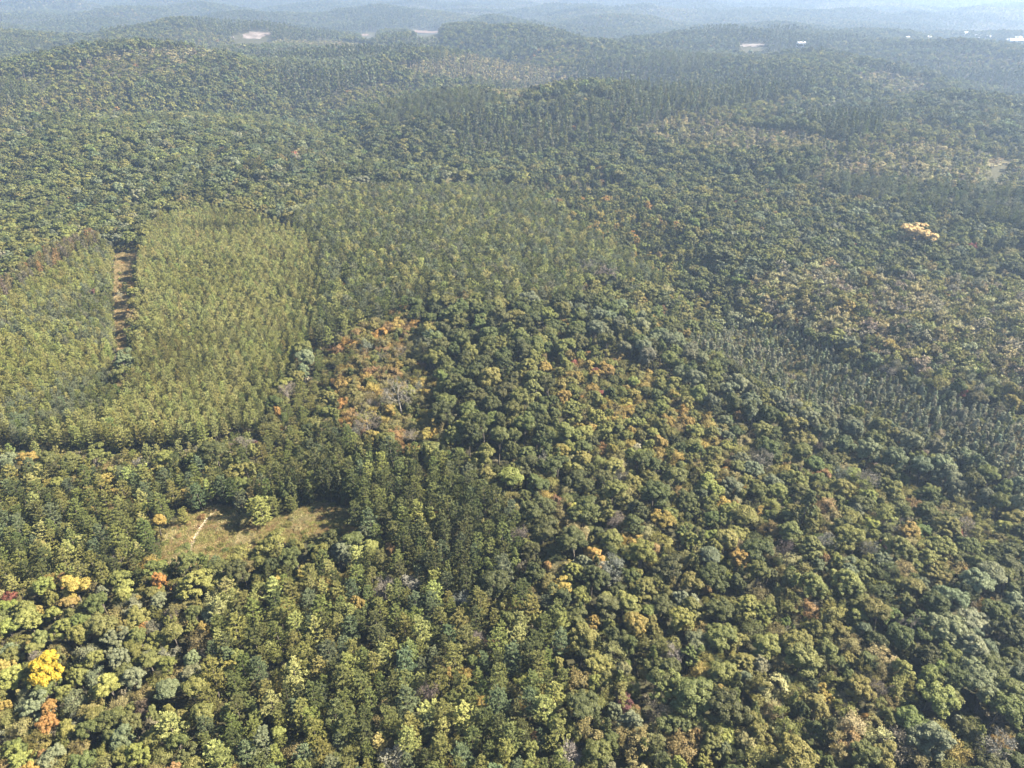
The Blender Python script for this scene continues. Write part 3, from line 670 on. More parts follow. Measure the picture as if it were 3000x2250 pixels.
# everything else up to 470 m: variable-radius darts, regions first come first served
def region_of(x, y):
    out = np.full(x.shape, -1)
    for i, (nm, poly, mix, s) in enumerate(regions):
        m = inside(poly, x, y); out[m] = i
    return out
NEAR = 470.0
NC = 170000
Y = np.sqrt(rng.uniform(55 ** 2, (NEAR + 20) ** 2, NC)); X = rng.uniform(-1, 1, NC) * (Y * .86 + 40)
px, py, f = project(X, Y, tz(X, Y) + 8)
ok = (px > -330) & (px < 2560) & (py < 1950) & (np.hypot(X, Y) < NEAR + 30)
X, Y = X[ok], Y[ok]
ok = ~open_ground(X, Y) & ~inside(plant_l, X, Y) & ~inside(plant_r, X, Y)
X, Y = X[ok], Y[ok]
reg = region_of(X, Y)
U = rng.random((len(X), 4))
cand = []
for i in range(len(X)):
    if reg[i] >= 0: _n, _p, mix, s = regions[reg[i]]
    else:
        mix, s = (MIXED if Y[i] < 235 or math.sin(X[i] * .03) + math.sin(Y[i] * .021 + 1.3) > 1.15 else OAKS), .92
    if math.sin(X[i] * .31 + Y[i] * .17) + math.sin(Y[i] * .27 - X[i] * .19 + 2) + math.sin(X[i] * .11 - Y[i] * .13) > 2.62: continue      # a gap in the canopy
    m, c = choose(mix, U[i, 0], U[i, 1])
    r = m[3][0] + (m[3][1] - m[3][0]) * U[i, 2] ** 1.3
    h = m[4][0] + (m[4][1] - m[4][0]) * (.65 * U[i, 2] + .35 * U[i, 3])
    cand.append((-(r * .25 + rng.random()) if m[1] != 'shrub' else 1, X[i], Y[i], m[1], c, r, h, s))
cand.sort(key=lambda c: c[0])
for _q, x, y, kind, c, r, h, s in cand:
    if free(x, y, r * s, .66 if kind != 'shrub' else .8):
        put(x, y, kind, c, r, h); claim(x, y, r * s)

# bushes standing about in the clearing and along the strip
for poly, n_, palette in ((clear, 350, ['olive', 'green', 'brown-olive', 'rust', 'yellow-green', 'tan']), (strip, 60, ['brown-olive', 'olive', 'rust']), (edge, 500, ['olive', 'tan', 'brown-olive', 'grey-brown'])):
    lo, hi = poly.min(0), poly.max(0)
    for x, y in zip(rng.uniform(lo[0], hi[0], n_ * 4), rng.uniform(lo[1], hi[1], n_ * 4)):
        r = rng.uniform(.4, 1.5)
        if inside(poly, np.array([x]), np.array([y]))[0] and free(x, y, r, 1.05 if poly is clear else .85):
            tr_ = [at(*p_) for p_ in ((471, 1104), (432, 1145), (414, 1181), (401, 1212))]
            if poly is clear and min(math.hypot(x - a, y - b) for a, b in tr_) < 4.5: continue
            put(x, y, 'shrub', palette[rng.integers(len(palette))], r, r * rng.uniform(.8, 1.5)); claim(x, y, r)
FILL = [(3, 'feathery', [(4, 'olive'), (2, 'brown-olive'), (2, 'dark green'), (1, 'grey-brown')], (1.1, 1.9), (4.5, 8)), (2, 'broadleaf', [(3, 'dark green'), (3, 'green'), (2, 'olive')], (1.2, 2.0), (5, 8)), (1.5, 'shrub', [(2, 'olive'), (2, 'green'), (1, 'brown-olive')], (1.1, 1.9), (2, 3.5))]
for i in rng.permutation(len(X)):
    m, c = choose(FILL, U[i, 3], U[i, 0])
    if reg[i] >= 0 and regions[reg[i]][0] in ('scrub', 'opening'): continue
    r = m[3][0] + (m[3][1] - m[3][0]) * U[i, 2]
    if free(X[i], Y[i], r, .78):
        put(X[i], Y[i], m[1], c, r, m[4][0] + (m[4][1] - m[4][0]) * U[i, 1]); claim(X[i], Y[i], r)

# beyond: an even scatter by distance
def lowf(x, y, a, b, c): return math.sin(x * a + y * b + c) + math.sin(x * b * 1.3 - y * a * 1.7 + c * 2)
_sr = np.random.default_rng(21)
ST_Y = np.sqrt(_sr.uniform(430 ** 2, 4700 ** 2, 420)); ST_Y[:150] = np.sqrt(_sr.uniform(430 ** 2, 1500 ** 2, 150)); ST_X = _sr.uniform(-1, 1, 420) * (ST_Y * .8 + 60)
F_OAK = [(6, 'broadleaf', [(4, 'dark green'), (4, 'green'), (1, 'blue-green'), (2, 'olive')], (3.4, 5.6), (13, 18)), (.6, 'feathery', [(1, 'olive')], (2.8, 4), (11, 14))]
F_GREY = [(6, 'broadleaf', [(4, 'grey-green'), (3, 'green'), (2, 'blue-green')], (2.8, 4.6), (10, 14)), (1, 'feathery', [(1, 'olive'), (1, 'grey-green')], (2.4, 3.4), (9, 12))]
F_TAN = [(3, 'slender', [(2, 'tan'), (2, 'grey-brown'), (2, 'olive'), (1, 'grey-green')], (2.3, 3.3), (8, 11)), (2, 'feathery', [(2, 'tan'), (2, 'olive')], (2.8, 3.8), (8, 11))]
F_OLIVE = [(4, 'broadleaf', [(3, 'olive'), (3, 'green'), (1, 'yellow-green'), (1, 'dark green')], (2.4, 4.2), (9, 13)), (2, 'feathery', [(3, 'olive'), (2, 'brown-olive')], (2.4, 3.4), (8, 12)), (.12, 'broadleaf', [(1, 'orange'), (1, 'rust'), (1, 'golden')], (2, 3), (8, 10))]
F_COL = [(5, 'slender', [(3, 'green'), (3, 'grey-green'), (2, 'dark green')], (1.9, 2.9), (13, 19)), (1.5, 'broadleaf', [(1, 'dark green'), (1, 'green')], (2.6, 4), (11, 15))]
F_PINE = [(5, 'pine', [(3, 'green'), (2, 'grey-green'), (1, 'dark green')], (2.4, 3.3), (12, 16)), (1, 'broadleaf', [(1, 'dark green')], (3, 4.4), (11, 15))]
ST_MIX = [[F_OAK, F_GREY, F_TAN, F_OLIVE, F_COL, F_PINE, FAR][k] for k in _sr.choice(7, 420, p=[.34, .15, .09, .14, .10, .06, .12])]
ST_H = _sr.uniform(.78, 1.15, 420)
for d0, d1, sp in ((NEAR, 900, 5.9), (900, 1600, 6.6), (1600, 2500, 7.6), (2500, 4700, 9.6)):
    g1, g2 = np.meshgrid(np.arange(-d1 * .9, d1 * .9, sp), np.arange(200, d1, sp))
    g1 = g1 + rng.uniform(-.48, .48, g1.shape) * sp; g2 = g2 + rng.uniform(-.48, .48, g2.shape) * sp
    X, Y = g1.ravel(), g2.ravel()
    d = np.hypot(X, Y)
    px, py, f = project(X, Y, tz(X, Y) + 10)
    ok = (d >= d0) & (d < d1) & (px > -160) & (px < 2400) & (py > -60) & (f > 0)
    X, Y = X[ok], Y[ok]
    ok = ~open_ground(X, Y, 3, 17.0) & ~inside(plant_l, X, Y) & ~inside(plant_r, X, Y)
    X, Y = X[ok], Y[ok]
    reg = region_of(X, Y)
    U = rng.random((len(X), 4))
    n1 = np.sin(X * .011 + Y * .006) + np.sin(Y * .013 - X * .008 + 1) + np.sin(X * .027 + Y * .019)
    n2 = np.sin(X * .008 - Y * .009 + 2) + np.sin(Y * .017 + X * .012)
    grow = sp / 5.6
    qx = X + 22 * np.sin(Y * .031) + 14 * np.sin(X * .053 + 1); qy = Y + 22 * np.sin(X * .027 + 2) + 14 * np.sin(Y * .047)
    stand = np.empty(len(X), int)
    for c0 in range(0, len(X), 4000):
        stand[c0:c0 + 4000] = np.argmin((qx[c0:c0 + 4000, None] - ST_X) ** 2 + ((qy[c0:c0 + 4000, None] - ST_Y) * 1.5) ** 2, axis=1)
    for i in range(len(X)):
        if reg[i] >= 0: mix = regions[reg[i]][2]
        else: mix = ST_MIX[stand[i]]
        m, c = choose(mix, U[i, 0], U[i, 1])
        if m[1] == 'shrub' and d0 > NEAR: continue
        r = m[3][0] + (m[3][1] - m[3][0]) * U[i, 2]
        h = m[4][0] + (m[4][1] - m[4][0]) * (.6 * U[i, 2] + .4 * U[i, 3])
        x, y = X[i], Y[i]
        if d0 == NEAR and not free(x, y, r, .5): continue
        put(x, y, m[1], c, r * (.86 + .14 * grow) * 1.02, h * ST_H[stand[i]])

TX, TY = np.array(T['x']), np.array(T['y'])
TR, TH = np.array(T['r']), np.array(T['h'])
TZ = tz(TX, TY)
TK = np.array(T['kind']); TC = np.array(T['col'])
NT = len(TX)
PX, PY, PF = project(TX, TY, TZ + TH * .62)
SIZE = TR * 1106 / (PF * TANX)
DIST = np.hypot(TX, TY)
base = np.array([PAL[c] for c in TC])
jit = np.exp(rng.normal(0, .13, (NT, 1)) * np.where((TK == 'pine') & (DIST > 200), .6, 1.0)[:, None]) * np.exp(rng.normal(0, .045, (NT, 3)))
TINT = base * jit
ROT = rng.uniform(0, math.tau, NT)
LOD = np.where(DIST < 300, 0, np.where(DIST < 800, 1, 2))
VAR = rng.integers(0, 1000, NT)
HANDM = np.array([h is not None for h in T['hand']])

# ------------------------------------------------------------------ which trees are things of their own
LIMIT = {'pine': 295, 'broadleaf': 290, 'feathery': 240, 'slender': 110, 'bare': 70, 'shrub': 100}
in_frame = (PX > -SIZE * .6) & (PX < 2212 + SIZE * .6) & (PY < 1659 + SIZE * .6) & (PY > 0)
alone = np.zeros(NT, bool)
for kind, lim in LIMIT.items():
    idx = np.nonzero((TK == kind) & in_frame)[0]
    score = SIZE[idx] + np.where(HANDM[idx], 1000, 0)
    alone[idx[np.argsort(-score)[:lim]]] = True

NAME = {'pine': 'pine_tree', 'broadleaf': 'broadleaf_tree', 'feathery': 'feathery_tree', 'slender': 'slender_tree', 'bare': 'leafless_tree', 'shrub': 'shrub'}
WORD = {'pine': 'pine', 'broadleaf': 'leafy tree', 'feathery': 'thin-leaved tree', 'slender': 'narrow tree', 'bare': 'leafless tree', 'shrub': 'shrub'}
GROUP = {'pine': 'pines of the nearer forest', 'broadleaf': 'full-crowned leafy trees of the nearer forest', 'feathery': 'thin-leaved trees of the nearer forest',
         'slender': 'narrow upright trees of the nearer forest', 'bare': 'leafless trees standing in the forest', 'shrub': 'shrubs in the forest openings'}

# labels: every tree is told from its like by an easily found neighbour
ANCH = [(PX[i], PY[i], T['hand'][i], i) for i in range(NT) if T['hand'][i]]
ANCH += [(425, 1160, 'pale dirt track', -1), (690, 1140, 'grassy clearing', -1), (268, 640, 'mown strip', -1), (360, 970, 'plantation edge', -1)]
ORD = ['nearest', 'second', 'third', 'fourth', 'fifth', 'sixth', 'seventh', 'eighth', 'ninth', 'tenth', 'eleventh', 'twelfth']
def sector(dx, dy):
    a = (math.degrees(math.atan2(-dy, dx)) + 360 + 22.5) % 360
    return ['to the right of', 'behind and right of', 'behind', 'behind and left of', 'to the left of', 'in front and left of', 'in front of', 'in front and right of'][int(a // 45)]
def size_word(i):
    k = {'pine': (2.2, 3.0), 'broadleaf': (2.4, 3.7), 'feathery': (2.2, 3.0), 'slender': (1.5, 2.0), 'bare': (2, 3), 'shrub': (1.2, 1.7)}[TK[i]]
    return 'small' if TR[i] < k[0] else 'large' if TR[i] > k[1] else ''
cls = np.array([f'{size_word(i)} {TC[i]} {WORD[TK[i]]}'.strip() if DIST[i] < 700 else '' for i in range(NT)])
near_idx = np.nonzero((DIST < 700) & in_frame)[0]
by_cls = {}
for i in near_idx: by_cls.setdefault(cls[i], []).append(i)
LABEL, used = {}, set()
for c, members in by_cls.items():
    mem = np.array(members)
    if not alone[mem].any(): continue
    options = {i: [] for i in members}
    for ax, ay, short, ai in ANCH:
        dx, dy = PX[mem] - ax, PY[mem] - ay
        dd = np.hypot(dx, dy * 1.3)
        order = np.argsort(dd); count = {}
        for o in order:
            i = mem[o]
            if i == ai: continue
            s_ = sector(dx[o], dy[o])
            count[s_] = count.get(s_, 0) + 1
            if count[s_] <= 12: options[i].append((count[s_] * 60 + dd[o], f'{ORD[count[s_] - 1]} {c} {s_} the {short}'))
    for i in members:
        if not alone[i]: continue
        for _sc, lab in sorted(options[i]):
            if lab not in used:
                LABEL[i] = lab; used.add(lab); break
for i in np.nonzero(alone)[0]:
    if T['hand'][i]:
        LABEL[i] = f"{T['hand'][i]}, " + {'broadleaf': 'full-crowned and', 'feathery': 'thin-leaved and', 'bare': 'its branches showing,', 'pine': 'with layered boughs,', 'slender': 'pointed and narrow,', 'shrub': 'low and'}[TK[i]] + ' unlike the trees beside it'
    elif i not in LABEL:
        ax, ay, short, _ai = min(ANCH, key=lambda q: math.hypot(q[0] - PX[i], q[1] - PY[i]))
        lab = f'lone {cls[i] or TC[i] + " " + WORD[TK[i]]} {sector(PX[i] - ax, PY[i] - ay)} the {short}'
        if lab in used: lab = lab.replace('lone', 'another lone', 1)
        LABEL[i] = lab; used.add(lab)

def thing(name, label, cat, loc, rz=0.0, group=None):
    o = bpy.data.objects.new(name, None); COL.objects.link(o)
    o.empty_display_size = .5
    o.location = loc; o.rotation_euler = (0, 0, rz); o['label'] = label; o['category'] = cat
    if group: o['group'] = group
    return o

# ------------------------------------------------------------------ the large structure: ground, clearings, haze
def grid_mesh(name, P, ni, nj, material):
    me = bpy.data.meshes.new(name)
    i, j = np.meshgrid(np.arange(ni - 1), np.arange(nj - 1), indexing='ij')
    F = np.stack([i * nj + j, (i + 1) * nj + j, (i + 1) * nj + j + 1, i * nj + j + 1], -1).reshape(-1, 4)
    me.from_pydata(P.tolist(), [], F.tolist()); me.materials.append(material)
    me.polygons.foreach_set('use_smooth', [True] * len(F)); me.update()
    return me
th = np.radians(np.linspace(-180, 180, 361)); rr = np.concatenate([[0.5], np.geomspace(12, 14000, 240)])
RR, TT = np.meshgrid(rr, th, indexing='ij')
gx, gy = RR * np.sin(TT), RR * np.cos(TT)
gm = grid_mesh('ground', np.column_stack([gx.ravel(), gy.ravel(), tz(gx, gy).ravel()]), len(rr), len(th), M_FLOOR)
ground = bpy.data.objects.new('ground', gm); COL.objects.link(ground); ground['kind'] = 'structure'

def patch(name, poly, material, lift, step, kind='structure'):
    """a sheet draped on the ground inside a polygon"""
    lo, hi = poly.min(0) - step, poly.max(0) + step
    xs, ys = np.arange(lo[0], hi[0], step), np.arange(lo[1], hi[1], step)
    GX, GY = np.meshgrid(xs, ys, indexing='ij')
    w = GX + rng.uniform(-.3, .3, GX.shape) * step, GY + rng.uniform(-.3, .3, GY.shape) * step
    Z = tz(*w) + lift
    keep = inside(poly, GX + step / 2, GY + step / 2)
    V = np.column_stack([w[0].ravel(), w[1].ravel(), Z.ravel()])
    nj = len(ys)
    F = [(i * nj + j, (i + 1) * nj + j, (i + 1) * nj + j + 1, i * nj + j + 1) for i in range(len(xs) - 1) for j in range(nj - 1) if keep[i, j]]
    me = bpy.data.meshes.new(name); me.from_pydata(V.tolist(), [], F); me.materials.append(material)
    import bmesh
    bm = bmesh.new(); bm.from_mesh(me)
    bmesh.ops.delete(bm, geom=[v for v in bm.verts if not v.link_faces], context='VERTS'); bm.to_mesh(me); bm.free()
    me.polygons.foreach_set('use_smooth', [True] * len(me.polygons)); me.update()
    o = bpy.data.objects.new(name, me); COL.objects.link(o); o['kind'] = kind
    return o
def widen(poly, k):
    c = poly.mean(0); return c + (poly - c) * k
patch('grass_clearing', widen(clear, 1.04), M_MEADOW, .12, .8)
patch('mown_strip', widen(strip, 1.03), M_STRIP, .12, 1.2)
patch('grass_clearing', gap, M_MEADOW, .12, 1.0)
patch('grass_clearing', gap2, M_MEADOW, .12, 1.5)
for nm, poly, m in fields: patch(nm, poly, m, .3, 6.0)
# the worn dirt track through the clearing
TRACK = [(474, 1101), (462, 1110), (448, 1123), (439, 1134), (432, 1145), (426, 1156), (421, 1166), (415, 1180), (408, 1198), (401, 1212)]
tp = np.array([at(*p) for p in TRACK])
u = np.linspace(0, len(tp) - 1, 70)
cx_, cy_ = np.interp(u, np.arange(len(tp)), tp[:, 0]), np.interp(u, np.arange(len(tp)), tp[:, 1])
tn = np.gradient(np.column_stack([cx_, cy_]), axis=0); tn /= np.linalg.norm(tn, axis=1)[:, None]
nn = np.column_stack([-tn[:, 1], tn[:, 0]])
P = []
for k in range(70):
    wl, wr = .55 + .3 * math.sin(k * .9) + rng.uniform(-.15, .25), .55 + .3 * math.sin(k * 1.3 + 1) + rng.uniform(-.15, .25)
    for a in (-wl, -wl * .4, wr * .4, wr):
        x, y = cx_[k] + nn[k, 0] * a, cy_[k] + nn[k, 1] * a
        P.append((x, y, float(tz(x, y)) + .30))
tm = grid_mesh('dirt_path', np.array(P), 70, 4, M_DIRT)
track = bpy.data.objects.new('dirt_path', tm); COL.objects.link(track); track['kind'] = 'structure'

# the haze
hz = bpy.data.meshes.new('haze')
X0, X1, Y0, Y1, Z0, Z1 = -16000, 16000, -16000, 16000, -90, 190
hz.from_pydata([(x, y, z) for x in (X0, X1) for y in (Y0, Y1) for z in (Z0, Z1)], [], [(0, 1, 3, 2), (4, 6, 7, 5), (0, 4, 5, 1), (2, 3, 7, 6), (0, 2, 6, 4), (1, 5, 7, 3)])
m, n, l = mat('haze_air')
o_ = n.new('ShaderNodeOutputMaterial'); v_ = n.new('ShaderNodeVolumePrincipled')
v_.inputs['Color'].default_value = (.52, .71, 1.0, 1)
v_.inputs['Density'].default_value = HAZE_DENSITY
v_.inputs['Anisotropy'].default_value = .35
l.new(v_.outputs[0], o_.inputs['Volume'])
hz.materials.append(m)
haze = bpy.data.objects.new('haze', hz); COL.objects.link(haze); haze['kind'] = 'stuff'

# ------------------------------------------------------------------ the nearer trees, one object each
counts = {}
for i in np.nonzero(alone)[0]:
    kind = TK[i]; K = KIND[kind]
    lods = K['lod'][LOD[i]]
    crown_me, trunk_me = lods[VAR[i] % len(lods)]
    t = thing(NAME[kind], LABEL[i], 'shrub' if kind == 'shrub' else 'tree', (TX[i], TY[i], TZ[i] - .05), ROT[i], GROUP[kind])
    t.rotation_euler = (rng.normal(0, .05), rng.normal(0, .05), ROT[i])
    s = (TR[i] / K['R'], TR[i] / K['R'], TH[i] / K['H'])
    for nm, me in (('trunk', trunk_me), ('crown', crown_me)):
        o = bpy.data.objects.new(nm, me); COL.objects.link(o); o.parent = t; o.scale = s
        o['tint'] = [float(c) for c in TINT[i]]

# ------------------------------------------------------------------ the rest of the forest, one mass per kind
def join_pair(crown, trunk, name):
    """crown and trunk as one mesh with two materials, for the massed trees"""
    vs, fs, mi, sh = [], [], [], []
    n0 = 0
    for k, me in enumerate((crown, trunk)):
        V = np.empty(len(me.vertices) * 3, np.float32); me.vertices.foreach_get('co', V)
        F = np.empty(len(me.loops), np.int32); me.loops.foreach_get('vertex_index', F)
        S = np.empty(len(me.vertices), np.float32); me.attributes['v'].data.foreach_get('value', S)
        vs.append(V.reshape(-1, 3)); fs.append(F.reshape(-1, 4) + n0); mi.append(np.full(len(F) // 4, k, np.int32)); sh.append(S); n0 += len(vs[-1])
    V, F = np.concatenate(vs), np.concatenate(fs)
    me = bpy.data.meshes.new(name)
    me.vertices.add(len(V)); me.vertices.foreach_set('co', V.ravel())
    me.loops.add(F.size); me.loops.foreach_set('vertex_index', F.ravel())
    me.polygons.add(len(F)); me.polygons.foreach_set('loop_start', np.arange(0, F.size, 4, dtype=np.int32))
    a = me.attributes.new('v', 'FLOAT', 'POINT'); a.data.foreach_set('value', np.concatenate(sh))
    me.materials.append(crown.materials[0]); me.materials.append(trunk.materials[0])
    me.polygons.foreach_set('material_index', np.concatenate(mi))
    me.update()
    return me

def scatter(name, idx, kind_src, pos, rot, scl, tint, sel):
    me = bpy.data.meshes.new(name)
    me.vertices.add(len(pos)); me.vertices.foreach_set('co', pos.astype(np.float32).ravel())
    for an, ty, key, data in (('rot', 'FLOAT_VECTOR', 'vector', rot), ('scl', 'FLOAT_VECTOR', 'vector', scl), ('pick', 'INT', 'value', sel)):
        a = me.attributes.new(an, ty, 'POINT'); a.data.foreach_set(key, np.ascontiguousarray(data, np.int32 if ty == 'INT' else np.float32).ravel())
    a = me.attributes.new('tint', 'FLOAT_COLOR', 'POINT')
    a.data.foreach_set('color', np.column_stack([tint, np.ones(len(tint))]).astype(np.float32).ravel())
    o = bpy.data.objects.new(name, me); COL.objects.link(o); o['kind'] = 'stuff'
    ng = bpy.data.node_groups.new(name, 'GeometryNodeTree')
    ng.interface.new_socket('Geometry', in_out='INPUT', socket_type='NodeSocketGeometry')
    ng.interface.new_socket('Geometry', in_out='OUTPUT', socket_type='NodeSocketGeometry')
    N, L = ng.nodes, ng.links
    gi, go = N.new('NodeGroupInput'), N.new('NodeGroupOutput')
    ci = N.new('GeometryNodeCollectionInfo'); ci.inputs['Collection'].default_value = kind_src
    ci.inputs['Separate Children'].default_value = True; ci.inputs['Reset Children'].default_value = True
    ip = N.new('GeometryNodeInstanceOnPoints'); ip.inputs['Pick Instance'].default_value = True
    def na(nm, ty):
        q = N.new('GeometryNodeInputNamedAttribute'); q.data_type = ty; q.inputs['Name'].default_value = nm
        return q.outputs['Attribute']
    L.new(gi.outputs[0], ip.inputs['Points']); L.new(ci.outputs[0], ip.inputs['Instance'])
    L.new(na('pick', 'INT'), ip.inputs['Instance Index']); L.new(na('rot', 'FLOAT_VECTOR'), ip.inputs['Rotation']); L.new(na('scl', 'FLOAT_VECTOR'), ip.inputs['Scale'])
    L.new(ip.outputs[0], go.inputs[0])
    md = o.modifiers.new('scatter', 'NODES'); md.node_group = ng
    return o

MASS = {'pine': 'pine_forest', 'broadleaf': 'broadleaf_forest', 'feathery': 'open_woodland', 'slender': 'sapling_thicket', 'bare': 'leafless_woodland', 'shrub': 'undergrowth'}
SRC = {}
for kind, K in KIND.items():
    src = bpy.data.collections.new('source_' + kind)
    start = []
    k = 0
    for li, lods in enumerate(K['lod']):
        start.append((k, len(lods)))
        for crown, trunk in lods:
            o = bpy.data.objects.new(f'{kind}_source_{k:03d}', join_pair(crown, trunk, f'{kind}_joined_{k:03d}')); src.objects.link(o); k += 1
    SRC[kind] = (src, start)
    idx = np.nonzero((TK == kind) & ~alone)[0]
    st = np.array(start)[LOD[idx]]
    sel = st[:, 0] + VAR[idx] % st[:, 1]
    pos = np.column_stack([TX[idx], TY[idx], TZ[idx] - .05])
    tilt = rng.normal(0, .03, (len(idx), 2))
    rot = np.column_stack([tilt, ROT[idx]])
    scl = np.column_stack([TR[idx] / K['R'], TR[idx] / K['R'], TH[idx] / K['H']])
    tint = TINT[idx]
    if kind == 'shrub':      # low cover between the nearer trees
        n_ = 26000
        Y = np.sqrt(rng.uniform(60 ** 2, 420 ** 2, n_)); X = rng.uniform(-1, 1, n_) * (Y * .86 + 30)
        ok = ~inside(clear, X, Y) & ~inside(strip, X, Y)
        X, Y = X[ok], Y[ok]; q = len(X)
        cn = rng.choice(['olive', 'brown-olive', 'green', 'dark green', 'grey-brown', 'yellow-green'], q, p=[.3, .22, .2, .12, .1, .06])
        s_ = rng.uniform(.35, .95, q)
        dd = np.hypot(X, Y); lo = np.where(dd < 220, 0, 1); st2 = np.array(start)[lo]
        pos = np.vstack([pos, np.column_stack([X, Y, tz(X, Y) - .05])])
        rot = np.vstack([rot, np.column_stack([np.zeros(q), np.zeros(q), rng.uniform(0, 6.28, q)])])
        scl = np.vstack([scl, np.column_stack([s_, s_, s_ * rng.uniform(.7, 1.2, q)])])
        tint = np.vstack([tint, np.array([PAL[c] for c in cn]) * np.exp(rng.normal(0, .2, (q, 1)))])
        sel = np.concatenate([sel, st2[:, 0] + rng.integers(0, 1000, q) % st2[:, 1]])
    scatter(MASS[kind], idx, src, pos, rot, scl, tint, sel)

# ------------------------------------------------------------------ grass in the clearings
def grass_mesh():
    g = np.random.default_rng(9); mb = MB()
    k = 26
    C = np.column_stack([g.normal(0, .2, k), g.normal(0, .2, k), np.full(k, .12)])
    A = unit(np.column_stack([g.normal(0, .9, k), g.normal(0, .9, k), np.ones(k)]))
    N = np.column_stack([g.normal(size=k), g.normal(size=k), np.zeros(k)])
    mb.quads(leaf_quads(g, C, N, .03, .24, g.uniform(.2, .9, k), A))
    return mb.mesh('grass_tuft', M_GRASS)
gsrc = bpy.data.collections.new('source_grass')
gsrc.objects.link(bpy.data.objects.new('grass_source', grass_mesh()))
pts, cols = [], []
for poly, dens, palette in ((clear, 9.0, [(.24, .23, .075), (.30, .25, .11), (.27, .18, .09), (.20, .21, .06), (.36, .31, .16)]), (strip, 2.0, [(.25, .2, .09), (.29, .22, .11), (.22, .18, .08)]), (gap, 9.0, [(.28, .27, .07), (.34, .30, .09), (.2, .21, .05)]), (gap2, 1.5, [(.2, .15, .07), (.16, .15, .05), (.22, .12, .07)])):
    lo, hi = poly.min(0), poly.max(0)
    n_ = int((hi - lo).prod() * dens)
    X, Y = rng.uniform(lo[0], hi[0], n_), rng.uniform(lo[1], hi[1], n_)
    ok = inside(poly, X, Y)
    dtrack = np.min(np.hypot(X[:, None] - cx_[None, ::3], Y[:, None] - cy_[None, ::3]), axis=1)
    ok &= dtrack > .75
    X, Y = X[ok], Y[ok]
    pts.append(np.column_stack([X, Y, tz(X, Y) + .05]))
    w = np.sin(X * .33 + Y * .21) + np.sin(Y * .5 - X * .27) + rng.normal(0, .9, len(X))
    pi_ = np.clip(((w + 2.2) / 4.4 * len(palette)).astype(int), 0, len(palette) - 1)
    cols.append(np.array(palette)[pi_])
pts, cols = np.concatenate(pts), np.concatenate(cols)
q = len(pts); s_ = rng.uniform(.8, 2.0, q)
scatter('grass', None, gsrc, pts, np.column_stack([np.zeros(q), np.zeros(q), rng.uniform(0, 6.28, q)]), np.column_stack([s_ * 1.2, s_ * 1.2, s_]), cols * np.exp(rng.normal(0, .2, (q, 1))), np.zeros(q, int))

# ------------------------------------------------------------------ small things: houses in the valley, stake, dead tree
def box(bm, x0, x1, y0, y1, z0, z1):
    v = [bm.verts.new((x, y, z)) for x in (x0, x1) for y in (y0, y1) for z in (z0, z1)]
    for f in ((0, 1, 3, 2), (4, 6, 7, 5), (0, 4, 5, 1), (2, 3, 7, 6), (0, 2, 6, 4), (1, 5, 7, 3)): bm.faces.new([v[k] for k in f])
def child(name, build, material, parent):
    import bmesh
    bm = bmesh.new(); build(bm); bmesh.ops.recalc_face_normals(bm, faces=bm.faces)
    me = bpy.data.meshes.new(name); bm.to_mesh(me); bm.free(); me.materials.append(material)
    o = bpy.data.objects.new(name, me); COL.objects.link(o); o.parent = parent
    return o
def gable(bm, w, d, z0, h, t=.25):
    for sgn in (-1, 1):
        p = [(-w, sgn * (d + .5), z0 - .3), (w, sgn * (d + .5), z0 - .3), (w, 0, z0 + h), (-w, 0, z0 + h)]
        a = [bm.verts.new(q) for q in p]; b = [bm.verts.new((q[0], q[1], q[2] + t)) for q in p]
        bm.faces.new(a); bm.faces.new(b)
        for k in range(4): bm.faces.new([a[k], a[(k + 1) % 4], b[(k + 1) % 4], b[k]])
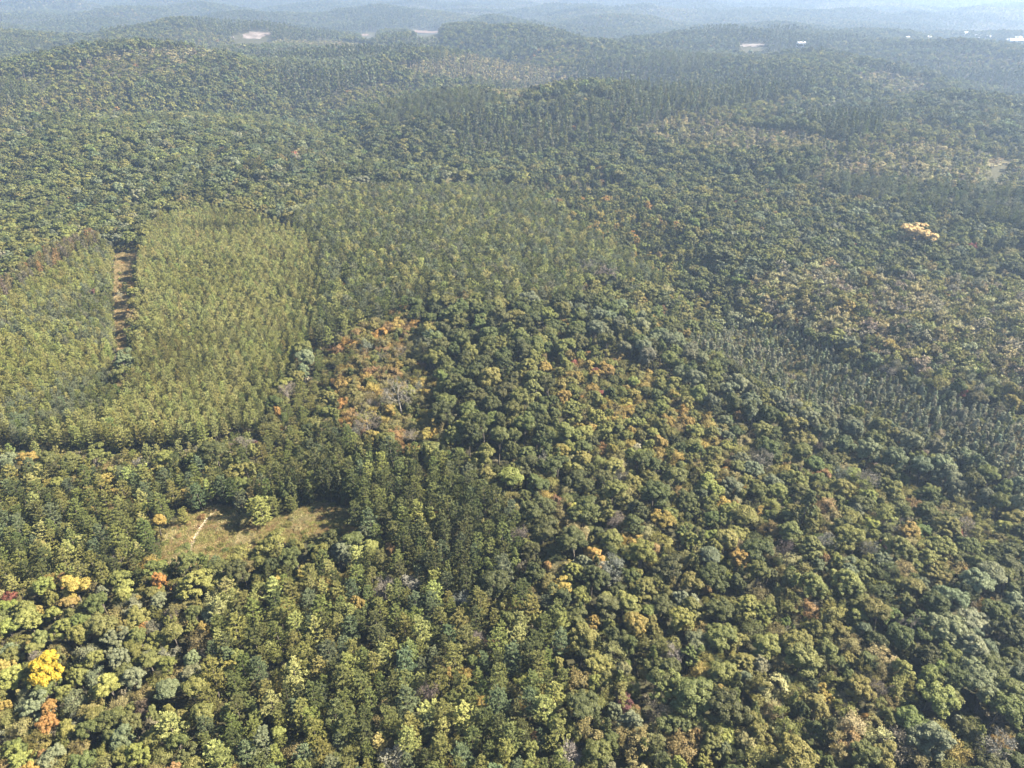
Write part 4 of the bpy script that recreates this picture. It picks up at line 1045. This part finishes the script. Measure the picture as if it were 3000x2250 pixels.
def house(px, py, w, d, h, rot, label, roofm):
    x, y = at(px, py, h)
    t = thing('house', label, 'house', (x, y, float(tz(x, y)) + 7.0), rot, 'white houses in the hazy valley')
    def walls(bm):
        box(bm, -w, w, -d, d, -9, h)
        for sx in (-w, w):
            a = [bm.verts.new((sx, -d, h)), bm.verts.new((sx, d, h)), bm.verts.new((sx, 0, h + d * .55))]; bm.faces.new(a)
    child('wall', walls, M_WHITE, t)
    rf = child('roof', lambda bm: gable(bm, w + .5, d, h, d * .6), roofm, t)
    child('chimney', lambda bm: box(bm, w * .4, w * .4 + .9, -.4, .4, h, h + d * .6 + 1.2), M_ROOF2, rf)
    for k in range(3):
        wx = -w * .6 + k * w * .6
        child('window', lambda bm: box(bm, wx - .6, wx + .6, -d - .06, -d + .05, h * .4, h * .75), M_GLASS, t)
for px, py, w, d, h, rot, lab, rm in [
    (1958, 90, 7, 5, 5, .3, 'small white house farthest left of the valley houses', M_ROOF), (2004, 88, 7, 5, 5, .5, 'small white house left of the paired roofs in the valley', M_ROOF),
    (2062, 81, 10, 6, 5, -.2, 'white house with a slanted roof left of the cubic one', M_ROOF), (2086, 79, 9, 7, 8, .1, 'tall white house standing highest among the valley trees', M_ROOF),
    (2109, 84, 9, 5, 5, .4, 'low white house between the tall one and the pale one', M_ROOF), (2132, 87, 10, 6, 6, -.4, 'pale grey-roofed house right of the low white house', M_ROOF2),
    (2171, 72, 7, 5, 5, .2, 'lone white house up the far valley slope', M_ROOF), (2173, 94, 7, 5, 6, .6, 'small white house before the long warehouse', M_ROOF),
    (2197, 89, 10, 6, 6, -.1, 'white house behind the long warehouse', M_ROOF), (2194, 95, 26, 9, 7, .05, 'long white warehouse at the valley edge', M_ROOF),
    (1729, 103, 10, 5, 5, .1, 'white house alone right of the gravel lot', M_ROOF)]:
    house(px, py, w * .62, d * .62, h * .7, rot, lab, rm)

x, y = at(333, 1212)
t = thing('stake', 'thin pale wooden stake standing in grass left of the dirt track', 'stake', (x, y, float(tz(x, y)) - .2))
def post(bm):
    box(bm, -.07, .07, -.07, .07, 0, 1.6)
child('post', post, M_POST, t)
child('cap', lambda bm: box(bm, -.085, .085, -.085, .085, 1.6, 1.66), M_POST, t)
print('trees', NT, 'alone', int(alone.sum()), {k: int(((TK == k)).sum()) for k in KIND}, 'near', int((DIST < NEAR).sum()))
print('shared labels', len(LABEL) - len(set(LABEL.values())))
